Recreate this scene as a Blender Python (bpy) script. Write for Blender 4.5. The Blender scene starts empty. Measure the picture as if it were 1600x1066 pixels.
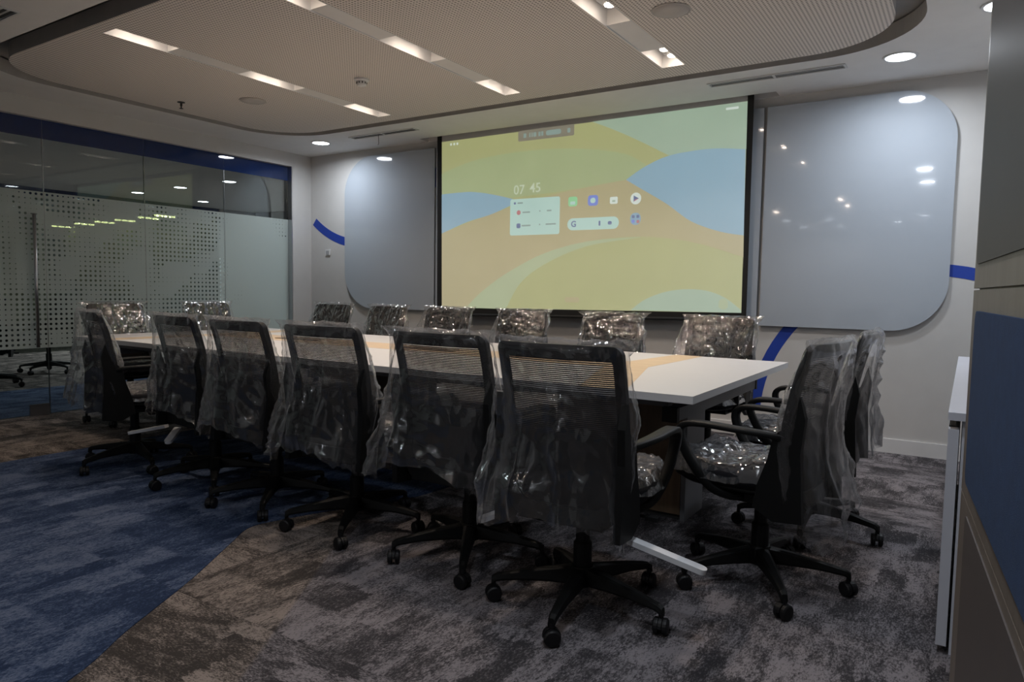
import bpy, bmesh, math, random
from mathutils import Vector, Matrix, noise
from mathutils.geometry import tessellate_polygon
PI = math.pi
sc = bpy.context.scene
C = sc.collection

# ---------------------------------------------------------------- camera
cam = bpy.data.cameras.new('camera')
cam.sensor_width = 36.0
cam.lens = 1101.35 / 1600 * 36
cam.clip_start = 0.02
co = bpy.data.objects.new('camera', cam)
C.objects.link(co)
right = Vector((0.839264, 0.543488, 0.016037))
up = Vector((-0.052908, 0.052275, 0.99723))
fwd = Vector((-0.541144, 0.837788, -0.072627))
mw = Matrix((right, up, -fwd)).transposed().to_4x4()
mw.translation = Vector((0, 0, 1.16))
co.matrix_world = mw
sc.camera = co

# ---------------------------------------------------------------- world and exposure
w = bpy.data.worlds.new('world')
sc.world = w
w.use_nodes = True
w.node_tree.nodes['Background'].inputs[0].default_value = (0.5, 0.55, 0.65, 1)
w.node_tree.nodes['Background'].inputs[1].default_value = 0.02
sc.view_settings.view_transform = 'Standard'
sc.view_settings.look = 'None'
sc.view_settings.gamma = 1
sc.view_settings.use_curve_mapping = False
sc.view_settings.exposure = 0.0
sc.cycles.use_denoising = True
sc.cycles.max_bounces = 8
sc.cycles.diffuse_bounces = 4
sc.cycles.glossy_bounces = 4
sc.cycles.transmission_bounces = 4
sc.cycles.transparent_max_bounces = 40
sc.cycles.sample_clamp_indirect = 4
sc.cycles.caustics_reflective = False
sc.cycles.caustics_refractive = False
sc.cycles.use_adaptive_sampling = True

DOWN_W = 12.0      # watts of one round downlight
SPOT_W = 3.0       # watts of one bulb of the slot lights
COOL = (0.86, 0.92, 1.0)
WARM = (1.0, 0.83, 0.68)

def area(name, loc, power, col, size, spread, parent):
    L = bpy.data.lights.new(name, 'AREA')
    L.shape = 'DISK'; L.size = size; L.energy = power; L.color = col; L.spread = math.radians(spread)
    o = bpy.data.objects.new(name, L); C.objects.link(o)
    o.location = loc; o.parent = parent
    return o

# ---------------------------------------------------------------- helpers
def tag(o, label=None, cat=None, group=None, kind=None):
    if label: o['label'] = label
    if cat: o['category'] = cat
    if group: o['group'] = group
    if kind: o['kind'] = kind
    return o

def link(name, bm, mats, parent=None, smooth=False, bev=0.0, loc=None):
    if isinstance(bm, bpy.types.Mesh):
        me = bm
    else:
        me = bpy.data.meshes.new(name)
        if bev:
            bmesh.ops.bevel(bm, geom=[e for e in bm.edges if e.is_manifold and e.calc_face_angle(0) > 0.6],
                            offset=bev, segments=2, affect='EDGES', profile=0.5)
        bmesh.ops.recalc_face_normals(bm, faces=bm.faces)
        bm.to_mesh(me); bm.free()
        if smooth:
            me.polygons.foreach_set('use_smooth', [True] * len(me.polygons))
    if not isinstance(mats, (list, tuple)): mats = [mats]
    if not me.materials:
        for m in mats: me.materials.append(m)
    o = bpy.data.objects.new(name, me); C.objects.link(o)
    if parent: o.parent = parent
    if loc is not None: o.location = loc
    return o

def empty(name, loc=(0, 0, 0), rz=0.0, label=None, cat=None, group=None):
    o = bpy.data.objects.new(name, None); C.objects.link(o)
    o.empty_display_size = 0.1
    o.location = loc; o.rotation_euler = (0, 0, rz)
    return tag(o, label, cat, group)

def box(bm, x0, x1, y0, y1, z0, z1):
    vs = [bm.verts.new(v) for v in ((x0, y0, z0), (x1, y0, z0), (x1, y1, z0), (x0, y1, z0),
                                    (x0, y0, z1), (x1, y0, z1), (x1, y1, z1), (x0, y1, z1))]
    for f in ((0, 3, 2, 1), (4, 5, 6, 7), (0, 1, 5, 4), (1, 2, 6, 5), (2, 3, 7, 6), (3, 0, 4, 7)):
        bm.faces.new([vs[i] for i in f])
    return bm

def nb(*a):
    bm = bmesh.new()
    if a: box(bm, *a)
    return bm

def cyl(bm, p0, p1, r0, r1=None, n=16, cap=True):
    r1 = r0 if r1 is None else r1
    p0 = Vector(p0); p1 = Vector(p1); d = (p1 - p0).normalized()
    a = d.orthogonal().normalized(); b = d.cross(a)
    A = []; B = []
    for i in range(n):
        t = 2 * PI * i / n; v = a * math.cos(t) + b * math.sin(t)
        A.append(bm.verts.new(p0 + v * r0)); B.append(bm.verts.new(p1 + v * r1))
    for i in range(n):
        j = (i + 1) % n
        bm.faces.new((A[i], A[j], B[j], B[i]))
    if cap:
        bm.faces.new(A[::-1]); bm.faces.new(B)
    return bm

def lathe(bm, prof, c=(0, 0, 0), n=20):
    rings = []
    for r, z in prof:
        rings.append([bm.verts.new((c[0] + r * math.cos(2 * PI * i / n), c[1] + r * math.sin(2 * PI * i / n), c[2] + z)) for i in range(n)])
    for a, b in zip(rings, rings[1:]):
        for i in range(n):
            j = (i + 1) % n
            bm.faces.new((a[i], a[j], b[j], b[i]))
    bm.faces.new(rings[0][::-1]); bm.faces.new(rings[-1])
    return bm

def loft(bm, rings, closed_ends=True, wrap=True):
    R = [[bm.verts.new(p) for p in r] for r in rings]
    n = len(R[0])
    for a, b in zip(R, R[1:]):
        for i in range(n if wrap else n - 1):
            j = (i + 1) % n
            bm.faces.new((a[i], a[j], b[j], b[i]))
    if closed_ends:
        bm.faces.new(R[0][::-1]); bm.faces.new(R[-1])
    return R

def plate(bm, loops, f, d):
    """loops of 2D points (first outer, rest holes) -> solid plate; f maps (a,b,t) to 3D, t in {0,d}"""
    tris = tessellate_polygon([[Vector((p[0], p[1], 0)) for p in l] for l in loops])
    flat = [p for l in loops for p in l]
    V0 = [bm.verts.new(f(p[0], p[1], 0)) for p in flat]
    V1 = [bm.verts.new(f(p[0], p[1], d)) for p in flat]
    for t in tris:
        try:
            bm.faces.new([V0[i] for i in t]); bm.faces.new([V1[i] for i in reversed(t)])
        except ValueError:
            pass
    k = 0
    for l in loops:
        n = len(l)
        for i in range(n):
            j = (i + 1) % n
            bm.faces.new((V0[k + i], V0[k + j], V1[k + j], V1[k + i]))
        k += n
    return bm

def XY(z): return lambda a, b, t: (a, b, z + t)
def XZ(y): return lambda a, b, t: (a, y + t, b)

def rr(x0, x1, y0, y1, r, n=10):
    """rounded rectangle; r = radius or 4 radii (x0y0, x1y0, x1y1, x0y1)"""
    if not isinstance(r, (tuple, list)): r = (r,) * 4
    out = []
    for (cx, cy, sx, sy, a0, q) in ((x0, y0, 1, 1, PI, r[0]), (x1, y0, -1, 1, 1.5 * PI, r[1]), (x1, y1, -1, -1, 0, r[2]), (x0, y1, 1, -1, .5 * PI, r[3])):
        if q <= 0: out.append((cx, cy)); continue
        for i in range(n + 1):
            a = a0 + .5 * PI * i / n
            out.append((cx + sx * q + q * math.cos(a), cy + sy * q + q * math.sin(a)))
    return out

def rect(x0, x1, y0, y1): return [(x0, y0), (x1, y0), (x1, y1), (x0, y1)]

def text(name, s, size, f_loc, m, parent, thick=0.0002, bold=0.0):
    cu = bpy.data.curves.new(name, 'FONT'); cu.body = s; cu.size = size; cu.extrude = thick; cu.offset = bold
    cu.align_x = 'CENTER'; cu.align_y = 'CENTER'; cu.resolution_u = 3
    t = bpy.data.objects.new(name, cu); C.objects.link(t)
    bpy.context.view_layer.update()
    me = bpy.data.meshes.new_from_object(t.evaluated_get(bpy.context.evaluated_depsgraph_get()))
    bpy.data.objects.remove(t)
    me.transform(Matrix.Translation(Vector(f_loc)) @ Matrix.Rotation(PI / 2, 4, 'X'))
    me.materials.clear(); me.materials.append(m)
    o = bpy.data.objects.new(name, me); C.objects.link(o); o.parent = parent
    return o

# ---------------------------------------------------------------- materials
def nt(name):
    m = bpy.data.materials.new(name); m.use_nodes = True
    return m, m.node_tree, m.node_tree.nodes, m.node_tree.links

def mat(name, col, rough=0.5, metal=0.0, spec=0.5, coat=0.0, bump=0.0, bscale=200, var=0.0, vscale=8, emit=None, estr=0.0):
    m, t, N, L = nt(name)
    b = N['Principled BSDF']
    b.inputs['Base Color'].default_value = (*col, 1)
    b.inputs['Roughness'].default_value = rough
    b.inputs['Metallic'].default_value = metal
    b.inputs['Specular IOR Level'].default_value = spec
    b.inputs['Coat Weight'].default_value = coat
    b.inputs['Coat Roughness'].default_value = 0.02
    if emit:
        b.inputs['Emission Color'].default_value = (*emit, 1); b.inputs['Emission Strength'].default_value = estr
    if bump or var:
        tc = N.new('ShaderNodeTexCoord')
    if bump:
        n = N.new('ShaderNodeTexNoise'); n.inputs['Scale'].default_value = bscale; n.inputs['Detail'].default_value = 3
        L.new(tc.outputs['Object'], n.inputs['Vector'])
        bp = N.new('ShaderNodeBump'); bp.inputs['Strength'].default_value = bump; bp.inputs['Distance'].default_value = 0.002
        L.new(n.outputs['Fac'], bp.inputs['Height']); L.new(bp.outputs['Normal'], b.inputs['Normal'])
    if var:
        n = N.new('ShaderNodeTexNoise'); n.inputs['Scale'].default_value = vscale; n.inputs['Detail'].default_value = 5
        L.new(tc.outputs['Object'], n.inputs['Vector'])
        r = N.new('ShaderNodeValToRGB')
        r.color_ramp.elements[0].position = .3; r.color_ramp.elements[1].position = .7
        r.color_ramp.elements[0].color = (*[c * (1 - var) for c in col], 1)
        r.color_ramp.elements[1].color = (*[min(1, c * (1 + var)) for c in col], 1)
        L.new(n.outputs['Fac'], r.inputs['Fac']); L.new(r.outputs['Color'], b.inputs['Base Color'])
    return m

M = {}
M['wall'] = mat('wall_paint', (.54, .53, .515), .75, bump=.05, bscale=300, var=.02)
M['ceil'] = mat('ceiling_paint', (.76, .745, .73), .85, bump=.03, bscale=250, var=.02)
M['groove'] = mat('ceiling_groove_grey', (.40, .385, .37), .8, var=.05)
M['white'] = mat('white_trim', (.66, .66, .66), .5, var=.02)
M['understeel'] = mat('grey_steel_frame', (.16, .16, .17), .5, var=.03)
M['board'] = mat('white_glass_board', (.40, .44, .49), .06, spec=.6, coat=.6, var=.01, vscale=2)
M['blue'] = mat('blue_stripe_paint', (.010, .045, .33), .6, var=.05)
M['band'] = mat('blue_glass_film', (.012, .03, .11), .03, var=.06)
M['black'] = mat('black_plastic', (.0035, .0038, .004), .5, spec=.22, bump=.1, bscale=600, var=.1)
M['blackfab'] = mat('black_fabric', (.006, .006, .008), .85, spec=.2, bump=.5, bscale=700, var=.2)
M['caster'] = mat('caster_rubber', (.005, .005, .006), .5, spec=.3, var=.1)
M['frameblack'] = mat('screen_black', (.006, .006, .006), .7, var=.1)
M['chrome'] = mat('brushed_steel', (.5, .5, .52), .3, metal=1, bump=.05, bscale=90)
M['table'] = mat('white_laminate', (.56, .555, .56), .42, bump=.02, bscale=400, var=.01)
M['tableedge'] = mat('table_edge_band', (.62, .63, .66), .45, var=.02)
M['foam'] = mat('white_foam_sleeve', (.55, .56, .58), .5, bump=.3, bscale=60, var=.08)
M['grille'] = mat('grille_metal', (.42, .42, .42), .5, var=.04)
M['darkslot'] = mat('dark_slot', (.03, .03, .03), .9, var=.1)
M['greyplastic'] = mat('grey_plastic', (.35, .35, .36), .5, var=.04)
M['cab'] = mat('cabinet_grey_white', (.50, .51, .56), .4, var=.02)
M['bluefab'] = mat('blue_pinboard_fabric', (.012, .038, .105), .9, bump=.8, bscale=900, var=.12, vscale=30)
M['darkboard'] = mat('smoked_glass_panel', (.048, .043, .043), .5, spec=.4, coat=.0, var=.03)
M['speaker'] = mat('speaker_grille', (.50, .47, .445), .8, bump=.6, bscale=500, var=.05)
M['brass'] = mat('red_brass', (.25, .05, .03), .4, metal=.6, var=.1)
M['lamp_cool'] = mat('downlight_lens', (.9, .9, .9), .4, emit=COOL, estr=14, var=.01)
M['lamp_warm'] = mat('bulb_lens', (.9, .9, .9), .4, emit=WARM, estr=40, var=.01)
M['lamp_far'] = mat('far_lamp_lens', (.9, .9, .9), .4, emit=(1, .9, .4), estr=9, var=.01)

M['lowpanel'] = mat('grey_brown_panel', (.085, .07, .065), .5, var=.04)
M['slotgrey'] = mat('grey_vent_slot', (.13, .13, .13), .8, var=.05)

def wood(name, c0, c1, rough=.45, scale=(3, 60, 60)):
    m, t, N, L = nt(name); b = N['Principled BSDF']; b.inputs['Roughness'].default_value = rough
    tc = N.new('ShaderNodeTexCoord'); mp = N.new('ShaderNodeMapping'); mp.inputs['Scale'].default_value = scale
    n = N.new('ShaderNodeTexNoise'); n.inputs['Scale'].default_value = 1.0; n.inputs['Detail'].default_value = 6; n.inputs['Distortion'].default_value = .6
    r = N.new('ShaderNodeValToRGB'); r.color_ramp.elements[0].color = (*c0, 1); r.color_ramp.elements[1].color = (*c1, 1)
    r.color_ramp.elements[0].position = .3; r.color_ramp.elements[1].position = .7
    L.new(tc.outputs['Object'], mp.inputs['Vector']); L.new(mp.outputs['Vector'], n.inputs['Vector'])
    L.new(n.outputs['Fac'], r.inputs['Fac']); L.new(r.outputs['Color'], b.inputs['Base Color'])
    return m
M['oak'] = wood('pale_oak_inlay', (.52, .39, .25), (.62, .48, .33))
M['walnut'] = wood('brown_laminate', (.13, .085, .05), (.19, .125, .075), scale=(40, 40, 3))
M['taupe'] = wood('taupe_laminate', (.135, .11, .088), (.175, .145, .118), .4, scale=(30, 30, 2))

def carpet(name, dark, mid, light, rot, warm=0.0):
    """distressed carpet tiles: streaks follow each tile, turned by quarters where rot is set"""
    m, t, N, L = nt(name); b = N['Principled BSDF']; b.inputs['Roughness'].default_value = .95
    b.inputs['Specular IOR Level'].default_value = .1
    tc = N.new('ShaderNodeTexCoord')
    def math_(op, a, bb=None):
        x = N.new('ShaderNodeMath'); x.operation = op
        for i, s in enumerate((a, bb)):
            if s is None: continue
            if isinstance(s, (int, float)): x.inputs[i].default_value = s
            else: L.new(s, x.inputs[i])
        return x.outputs[0]
    sv = N.new('ShaderNodeVectorMath'); sv.operation = 'SCALE'; sv.inputs['Scale'].default_value = 2.0
    L.new(tc.outputs['Object'], sv.inputs[0])
    fl = N.new('ShaderNodeVectorMath'); fl.operation = 'FLOOR'; L.new(sv.outputs[0], fl.inputs[0])
    wn = N.new('ShaderNodeTexWhiteNoise'); wn.noise_dimensions = '2D'; L.new(fl.outputs[0], wn.inputs['Vector'])
    sx = N.new('ShaderNodeSeparateXYZ'); L.new(tc.outputs['Object'], sx.inputs[0])
    turn = math_('GREATER_THAN', wn.outputs['Value'], 1 - rot)
    mx = N.new('ShaderNodeMix'); L.new(turn, mx.inputs['Factor']); L.new(sx.outputs['X'], mx.inputs['A']); L.new(sx.outputs['Y'], mx.inputs['B'])
    my = N.new('ShaderNodeMix'); L.new(turn, my.inputs['Factor']); L.new(sx.outputs['Y'], my.inputs['A']); L.new(sx.outputs['X'], my.inputs['B'])
    cb = N.new('ShaderNodeCombineXYZ'); L.new(mx.outputs['Result'], cb.inputs['X']); L.new(my.outputs['Result'], cb.inputs['Y'])
    L.new(math_('MULTIPLY', wn.outputs['Value'], 20.0), cb.inputs['Z'])
    def nz(scale, detail, rough=.6, dist=0.0):
        mp = N.new('ShaderNodeMapping'); mp.inputs['Scale'].default_value = (*scale, 1)
        L.new(cb.outputs[0], mp.inputs['Vector'])
        n = N.new('ShaderNodeTexNoise'); n.inputs['Scale'].default_value = 1; n.inputs['Detail'].default_value = detail
        n.inputs['Roughness'].default_value = rough; n.inputs['Distortion'].default_value = dist
        L.new(mp.outputs[0], n.inputs['Vector']); return n.outputs['Fac']
    big = nz((11, 5), 2, .5, .4)
    med = nz((30, 9), 6, .8, .5)
    fine = nz((170, 70), 3, .8)
    # woven patches with ragged edges
    jit = nz((60, 25), 3, .7)
    cj = N.new('ShaderNodeCombineXYZ')
    sj = N.new('ShaderNodeSeparateXYZ'); L.new(cb.outputs[0], sj.inputs[0])
    L.new(math_('ADD', math_('MULTIPLY', sj.outputs['X'], 9.5), math_('MULTIPLY', jit, .9)), cj.inputs['X'])
    L.new(math_('ADD', math_('MULTIPLY', sj.outputs['Y'], 5.0), math_('MULTIPLY', med, .9)), cj.inputs['Y'])
    fl2 = N.new('ShaderNodeVectorMath'); fl2.operation = 'FLOOR'; L.new(cj.outputs[0], fl2.inputs[0])
    w2 = N.new('ShaderNodeTexWhiteNoise'); w2.noise_dimensions = '2D'; L.new(fl2.outputs[0], w2.inputs['Vector'])
    s = math_('ADD', math_('MULTIPLY', big, .40), math_('MULTIPLY', med, .72))
    s = math_('ADD', s, math_('MULTIPLY', fine, .95))
    s = math_('ADD', s, math_('MULTIPLY', w2.outputs['Value'], .22))
    s = math_('SUBTRACT', s, .64)
    r = N.new('ShaderNodeValToRGB'); e = r.color_ramp.elements
    e[0].position = .38; e[0].color = (*dark, 1); e[1].position = .64; e[1].color = (*light, 1)
    k = e.new(.5); k.color = (*mid, 1)
    L.new(s, r.inputs['Fac'])
    # slow change between warm beige and cool grey batches of tiles
    bn = N.new('ShaderNodeTexNoise'); bn.inputs['Scale'].default_value = .7; bn.inputs['Detail'].default_value = 1
    L.new(tc.outputs['Object'], bn.inputs['Vector'])
    hue = N.new('ShaderNodeMix'); hue.data_type = 'RGBA'; hue.blend_type = 'MULTIPLY'; hue.inputs['Factor'].default_value = warm
    r2 = N.new('ShaderNodeValToRGB'); r2.color_ramp.elements[0].position = .4; r2.color_ramp.elements[1].position = .6
    r2.color_ramp.elements[0].color = (1, .92, .86, 1); r2.color_ramp.elements[1].color = (.89, .88, .96, 1)
    # cooler tiles begin along a slanting joint
    sa = math_('ADD', math_('MULTIPLY', math_('ADD', sx.outputs['X'], 2.26), .842), math_('MULTIPLY', math_('ADD', sx.outputs['Y'], -2.06), .54))
    L.new(math_('ADD', math_('MULTIPLY', sa, 12.0), math_('ADD', math_('MULTIPLY', bn.outputs['Fac'], .2), .4)), r2.inputs['Fac'])
    L.new(r.outputs['Color'], hue.inputs['A']); L.new(r2.outputs['Color'], hue.inputs['B'])
    L.new(hue.outputs['Result'], b.inputs['Base Color'])
    bp = N.new('ShaderNodeBump'); bp.inputs['Strength'].default_value = .5; bp.inputs['Distance'].default_value = .003
    L.new(fine, bp.inputs['Height']); L.new(bp.outputs['Normal'], b.inputs['Normal'])
    return m
M['carpet'] = carpet('grey_carpet', (.040, .038, .038), (.098, .092, .090), (.235, .218, .212), .35, 1.0)
M['carpetblue'] = carpet('blue_carpet', (.017, .029, .066), (.038, .060, .118), (.098, .125, .195), .0)

def perforated():
    m, t, N, L = nt('perforated_panel'); b = N['Principled BSDF']; b.inputs['Roughness'].default_value = .85
    tc = N.new('ShaderNodeTexCoord')
    sv = N.new('ShaderNodeVectorMath'); sv.operation = 'SCALE'; sv.inputs['Scale'].default_value = 1 / .022
    L.new(tc.outputs['Object'], sv.inputs[0])
    fr = N.new('ShaderNodeVectorMath'); fr.operation = 'FRACTION'; L.new(sv.outputs[0], fr.inputs[0])
    sb = N.new('ShaderNodeVectorMath'); sb.operation = 'SUBTRACT'; sb.inputs[1].default_value = (.5, .5, 0); L.new(fr.outputs[0], sb.inputs[0])
    ml = N.new('ShaderNodeVectorMath'); ml.operation = 'MULTIPLY'; ml.inputs[1].default_value = (1, 1, 0); L.new(sb.outputs[0], ml.inputs[0])
    ln = N.new('ShaderNodeVectorMath'); ln.operation = 'LENGTH'; L.new(ml.outputs[0], ln.inputs[0])
    r = N.new('ShaderNodeValToRGB'); r.color_ramp.elements[0].position = .24; r.color_ramp.elements[1].position = .30
    r.color_ramp.elements[0].color = (.22, .20, .185, 1); r.color_ramp.elements[1].color = (.76, .70, .655, 1)
    L.new(ln.outputs['Value'], r.inputs['Fac']); L.new(r.outputs['Color'], b.inputs['Base Color'])
    return m
M['perf'] = perforated()

def glass(name, tint, rough=0.0, base=.03, ior=1.45, boost=1.0):
    m, t, N, L = nt(name); N.remove(N['Principled BSDF']); out = N['Material Output']
    tr = N.new('ShaderNodeBsdfTransparent'); tr.inputs[0].default_value = (*tint, 1)
    gl = N.new('ShaderNodeBsdfGlossy'); gl.inputs['Roughness'].default_value = rough
    fr = N.new('ShaderNodeFresnel'); fr.inputs['IOR'].default_value = ior
    mx = N.new('ShaderNodeMixShader')
    mu = N.new('ShaderNodeMath'); mu.operation = 'MULTIPLY_ADD'; mu.inputs[1].default_value = boost; mu.inputs[2].default_value = base; mu.use_clamp = True
    L.new(fr.outputs[0], mu.inputs[0]); L.new(mu.outputs[0], mx.inputs['Fac'])
    L.new(tr.outputs[0], mx.inputs[1]); L.new(gl.outputs[0], mx.inputs[2]); L.new(mx.outputs[0], out.inputs[0])
    return m
M['glass'] = glass('clear_glass', (.88, .93, .91), 0.0, 0.0, 1.5, .85)
M['joint'] = glass('glass_joint', (.55, .62, .62), .3, .25)

def frosted():
    """frosted film with rows of clear dots whose size follows a blocky pattern"""
    m, t, N, L = nt('frosted_dot_film'); N.remove(N['Principled BSDF']); out = N['Material Output']
    tc = N.new('ShaderNodeTexCoord')
    sv = N.new('ShaderNodeVectorMath'); sv.operation = 'SCALE'; sv.inputs['Scale'].default_value = 1 / .043
    L.new(tc.outputs['Object'], sv.inputs[0])
    fr = N.new('ShaderNodeVectorMath'); fr.operation = 'FRACTION'; L.new(sv.outputs[0], fr.inputs[0])
    fl = N.new('ShaderNodeVectorMath'); fl.operation = 'FLOOR'; L.new(sv.outputs[0], fl.inputs[0])
    sb = N.new('ShaderNodeVectorMath'); sb.operation = 'SUBTRACT'; sb.inputs[1].default_value = (0, .5, .5); L.new(fr.outputs[0], sb.inputs[0])
    ml = N.new('ShaderNodeVectorMath'); ml.operation = 'MULTIPLY'; ml.inputs[1].default_value = (0, 1, 1); L.new(sb.outputs[0], ml.inputs[0])
    ln = N.new('ShaderNodeVectorMath'); ln.operation = 'LENGTH'; L.new(ml.outputs[0], ln.inputs[0])
    mp = N.new('ShaderNodeMapping'); mp.inputs['Scale'].default_value = (0, .11, .11); L.new(fl.outputs[0], mp.inputs['Vector'])
    n = N.new('ShaderNodeTexVoronoi'); n.distance = 'CHEBYCHEV'; n.inputs['Scale'].default_value = 1.0
    L.new(mp.outputs[0], n.inputs['Vector'])
    n2 = N.new('ShaderNodeTexNoise'); n2.inputs['Scale'].default_value = 1.4; n2.inputs['Detail'].default_value = 1; L.new(mp.outputs[0], n2.inputs['Vector'])
    sep = N.new('ShaderNodeSeparateColor'); L.new(n.outputs['Color'], sep.inputs[0])
    a = N.new('ShaderNodeMath'); a.operation = 'MULTIPLY'; a.inputs[1].default_value = .30; L.new(sep.outputs[0], a.inputs[0])
    a2 = N.new('ShaderNodeMath'); a2.operation = 'MULTIPLY_ADD'; a2.inputs[1].default_value = .9; a2.inputs[2].default_value = -.44; L.new(n2.outputs['Fac'], a2.inputs[0])
    rad = N.new('ShaderNodeMath'); rad.operation = 'ADD'; L.new(a.outputs[0], rad.inputs[0]); L.new(a2.outputs[0], rad.inputs[1])
    # the dots fade out towards the end next to the white wall
    sx = N.new('ShaderNodeSeparateXYZ'); L.new(tc.outputs['Object'], sx.inputs[0])
    mr = N.new('ShaderNodeMapRange'); mr.inputs['From Min'].default_value = 4.65; mr.inputs['From Max'].default_value = 4.8
    mr.inputs['To Min'].default_value = 0; mr.inputs['To Max'].default_value = .35; L.new(sx.outputs['Y'], mr.inputs['Value'])
    rd2 = N.new('ShaderNodeMath'); rd2.operation = 'SUBTRACT'; L.new(rad.outputs[0], rd2.inputs[0]); L.new(mr.outputs[0], rd2.inputs[1])
    mn = N.new('ShaderNodeMath'); mn.operation = 'MINIMUM'; mn.inputs[1].default_value = .25; L.new(rd2.outputs[0], mn.inputs[0])
    gt = N.new('ShaderNodeMath'); gt.operation = 'GREATER_THAN'; L.new(mn.outputs[0], gt.inputs[0]); L.new(ln.outputs['Value'], gt.inputs[1])
    tr = N.new('ShaderNodeBsdfTransparent'); tr.inputs[0].default_value = (.9, .95, .93, 1)
    df = N.new('ShaderNodeBsdfDiffuse'); df.inputs[0].default_value = (.62, .70, .67, 1)
    tl = N.new('ShaderNodeBsdfTranslucent'); tl.inputs[0].default_value = (.75, .82, .80, 1)
    m1 = N.new('ShaderNodeMixShader'); m1.inputs[0].default_value = .35; L.new(df.outputs[0], m1.inputs[1]); L.new(tl.outputs[0], m1.inputs[2])
    m0 = N.new('ShaderNodeMixShader'); m0.inputs[0].default_value = .12; L.new(m1.outputs[0], m0.inputs[1]); L.new(tr.outputs[0], m0.inputs[2])
    m2 = N.new('ShaderNodeMixShader'); L.new(gt.outputs[0], m2.inputs[0]); L.new(m0.outputs[0], m2.inputs[1]); L.new(tr.outputs[0], m2.inputs[2])
    L.new(m2.outputs[0], out.inputs[0])
    return m
M['film'] = frosted()

def plastic(name, haze, base, boost, rough, bump, bscale, m0=.44):
    """thin clear packing film"""
    m, t, N, L = nt(name); N.remove(N['Principled BSDF']); out = N['Material Output']
    tc = N.new('ShaderNodeTexCoord')
    n = N.new('ShaderNodeTexNoise'); n.inputs['Scale'].default_value = bscale; n.inputs['Detail'].default_value = 3; n.inputs['Distortion'].default_value = .8; n.noise_type = 'RIDGED_MULTIFRACTAL'; n.normalize = True
    mp = N.new('ShaderNodeMapping'); mp.inputs['Scale'].default_value = (1, 1, .45); L.new(tc.outputs['Object'], mp.inputs[0]); L.new(mp.outputs[0], n.inputs['Vector'])
    bp = N.new('ShaderNodeBump'); bp.inputs['Strength'].default_value = bump; bp.inputs['Distance'].default_value = .012
    vo = N.new('ShaderNodeTexVoronoi'); vo.inputs['Scale'].default_value = bscale * 1.3
    wv = N.new('ShaderNodeTexNoise'); wv.inputs['Scale'].default_value = 9; wv.inputs['Detail'].default_value = 2; L.new(mp.outputs[0], wv.inputs['Vector'])
    va = N.new('ShaderNodeVectorMath'); va.operation = 'MULTIPLY_ADD'; va.inputs[1].default_value = (.10, .10, .10)
    L.new(wv.outputs['Color'], va.inputs[0]); L.new(mp.outputs[0], va.inputs[2]); L.new(va.outputs[0], vo.inputs['Vector'])
    ms = N.new('ShaderNodeTexNoise'); ms.inputs['Scale'].default_value = 4.5; ms.inputs['Detail'].default_value = 1; L.new(tc.outputs['Object'], ms.inputs['Vector'])
    rm = N.new('ShaderNodeMapRange'); rm.inputs['From Min'].default_value = m0; rm.inputs['From Max'].default_value = m0 + .18; L.new(ms.outputs['Fac'], rm.inputs['Value'])
    vm = N.new('ShaderNodeMath'); vm.operation = 'MULTIPLY'; L.new(vo.outputs['Distance'], vm.inputs[0]); L.new(rm.outputs[0], vm.inputs[1])
    sm_ = N.new('ShaderNodeMath'); sm_.operation = 'MULTIPLY_ADD'; sm_.inputs[1].default_value = .35; L.new(n.outputs['Fac'], sm_.inputs[0]); L.new(vm.outputs[0], sm_.inputs[2])
    L.new(sm_.outputs[0], bp.inputs['Height'])
    tr = N.new('ShaderNodeBsdfTransparent'); tr.inputs[0].default_value = (.97, .97, .975, 1)
    gl = N.new('ShaderNodeBsdfGlossy'); gl.inputs['Roughness'].default_value = rough; L.new(bp.outputs[0], gl.inputs['Normal'])
    df = N.new('ShaderNodeBsdfDiffuse'); df.inputs[0].default_value = (.93, .94, .97, 1); L.new(bp.outputs[0], df.inputs['Normal'])
    tl = N.new('ShaderNodeBsdfTranslucent'); tl.inputs[0].default_value = (.75, .77, .82, 1); L.new(bp.outputs[0], tl.inputs['Normal'])
    dd = N.new('ShaderNodeMixShader'); dd.inputs[0].default_value = .5; L.new(df.outputs[0], dd.inputs[1]); L.new(tl.outputs[0], dd.inputs[2])
    lw = N.new('ShaderNodeLayerWeight'); lw.inputs['Blend'].default_value = .5; L.new(bp.outputs[0], lw.inputs['Normal'])
    f = N.new('ShaderNodeMath'); f.operation = 'MULTIPLY_ADD'; f.inputs[1].default_value = boost; f.inputs[2].default_value = base; f.use_clamp = True
    fp = N.new('ShaderNodeMath'); fp.operation = 'POWER'; fp.inputs[1].default_value = 2.2; L.new(lw.outputs['Facing'], fp.inputs[0]); L.new(fp.outputs[0], f.inputs[0])
    hz = N.new('ShaderNodeMath'); hz.operation = 'MULTIPLY_ADD'; hz.inputs[1].default_value = .50; hz.inputs[2].default_value = haze; hz.use_clamp = True
    pw = N.new('ShaderNodeMath'); pw.operation = 'POWER'; pw.inputs[1].default_value = 2.4; L.new(lw.outputs['Facing'], pw.inputs[0]); L.new(pw.outputs[0], hz.inputs[0])
    a = N.new('ShaderNodeMixShader'); L.new(hz.outputs[0], a.inputs[0]); L.new(tr.outputs[0], a.inputs[1]); L.new(dd.outputs[0], a.inputs[2])
    b = N.new('ShaderNodeMixShader'); L.new(f.outputs[0], b.inputs[0]); L.new(a.outputs[0], b.inputs[1]); L.new(gl.outputs[0], b.inputs[2])
    L.new(b.outputs[0], out.inputs[0])
    return m
M['bag'] = plastic('clear_packing_film', .028, .085, .60, .085, .75, 15, .44)
M['bagtight'] = plastic('crinkled_packing_film', .012, .21, .7, .08, 1.0, 19, .30)
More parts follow.
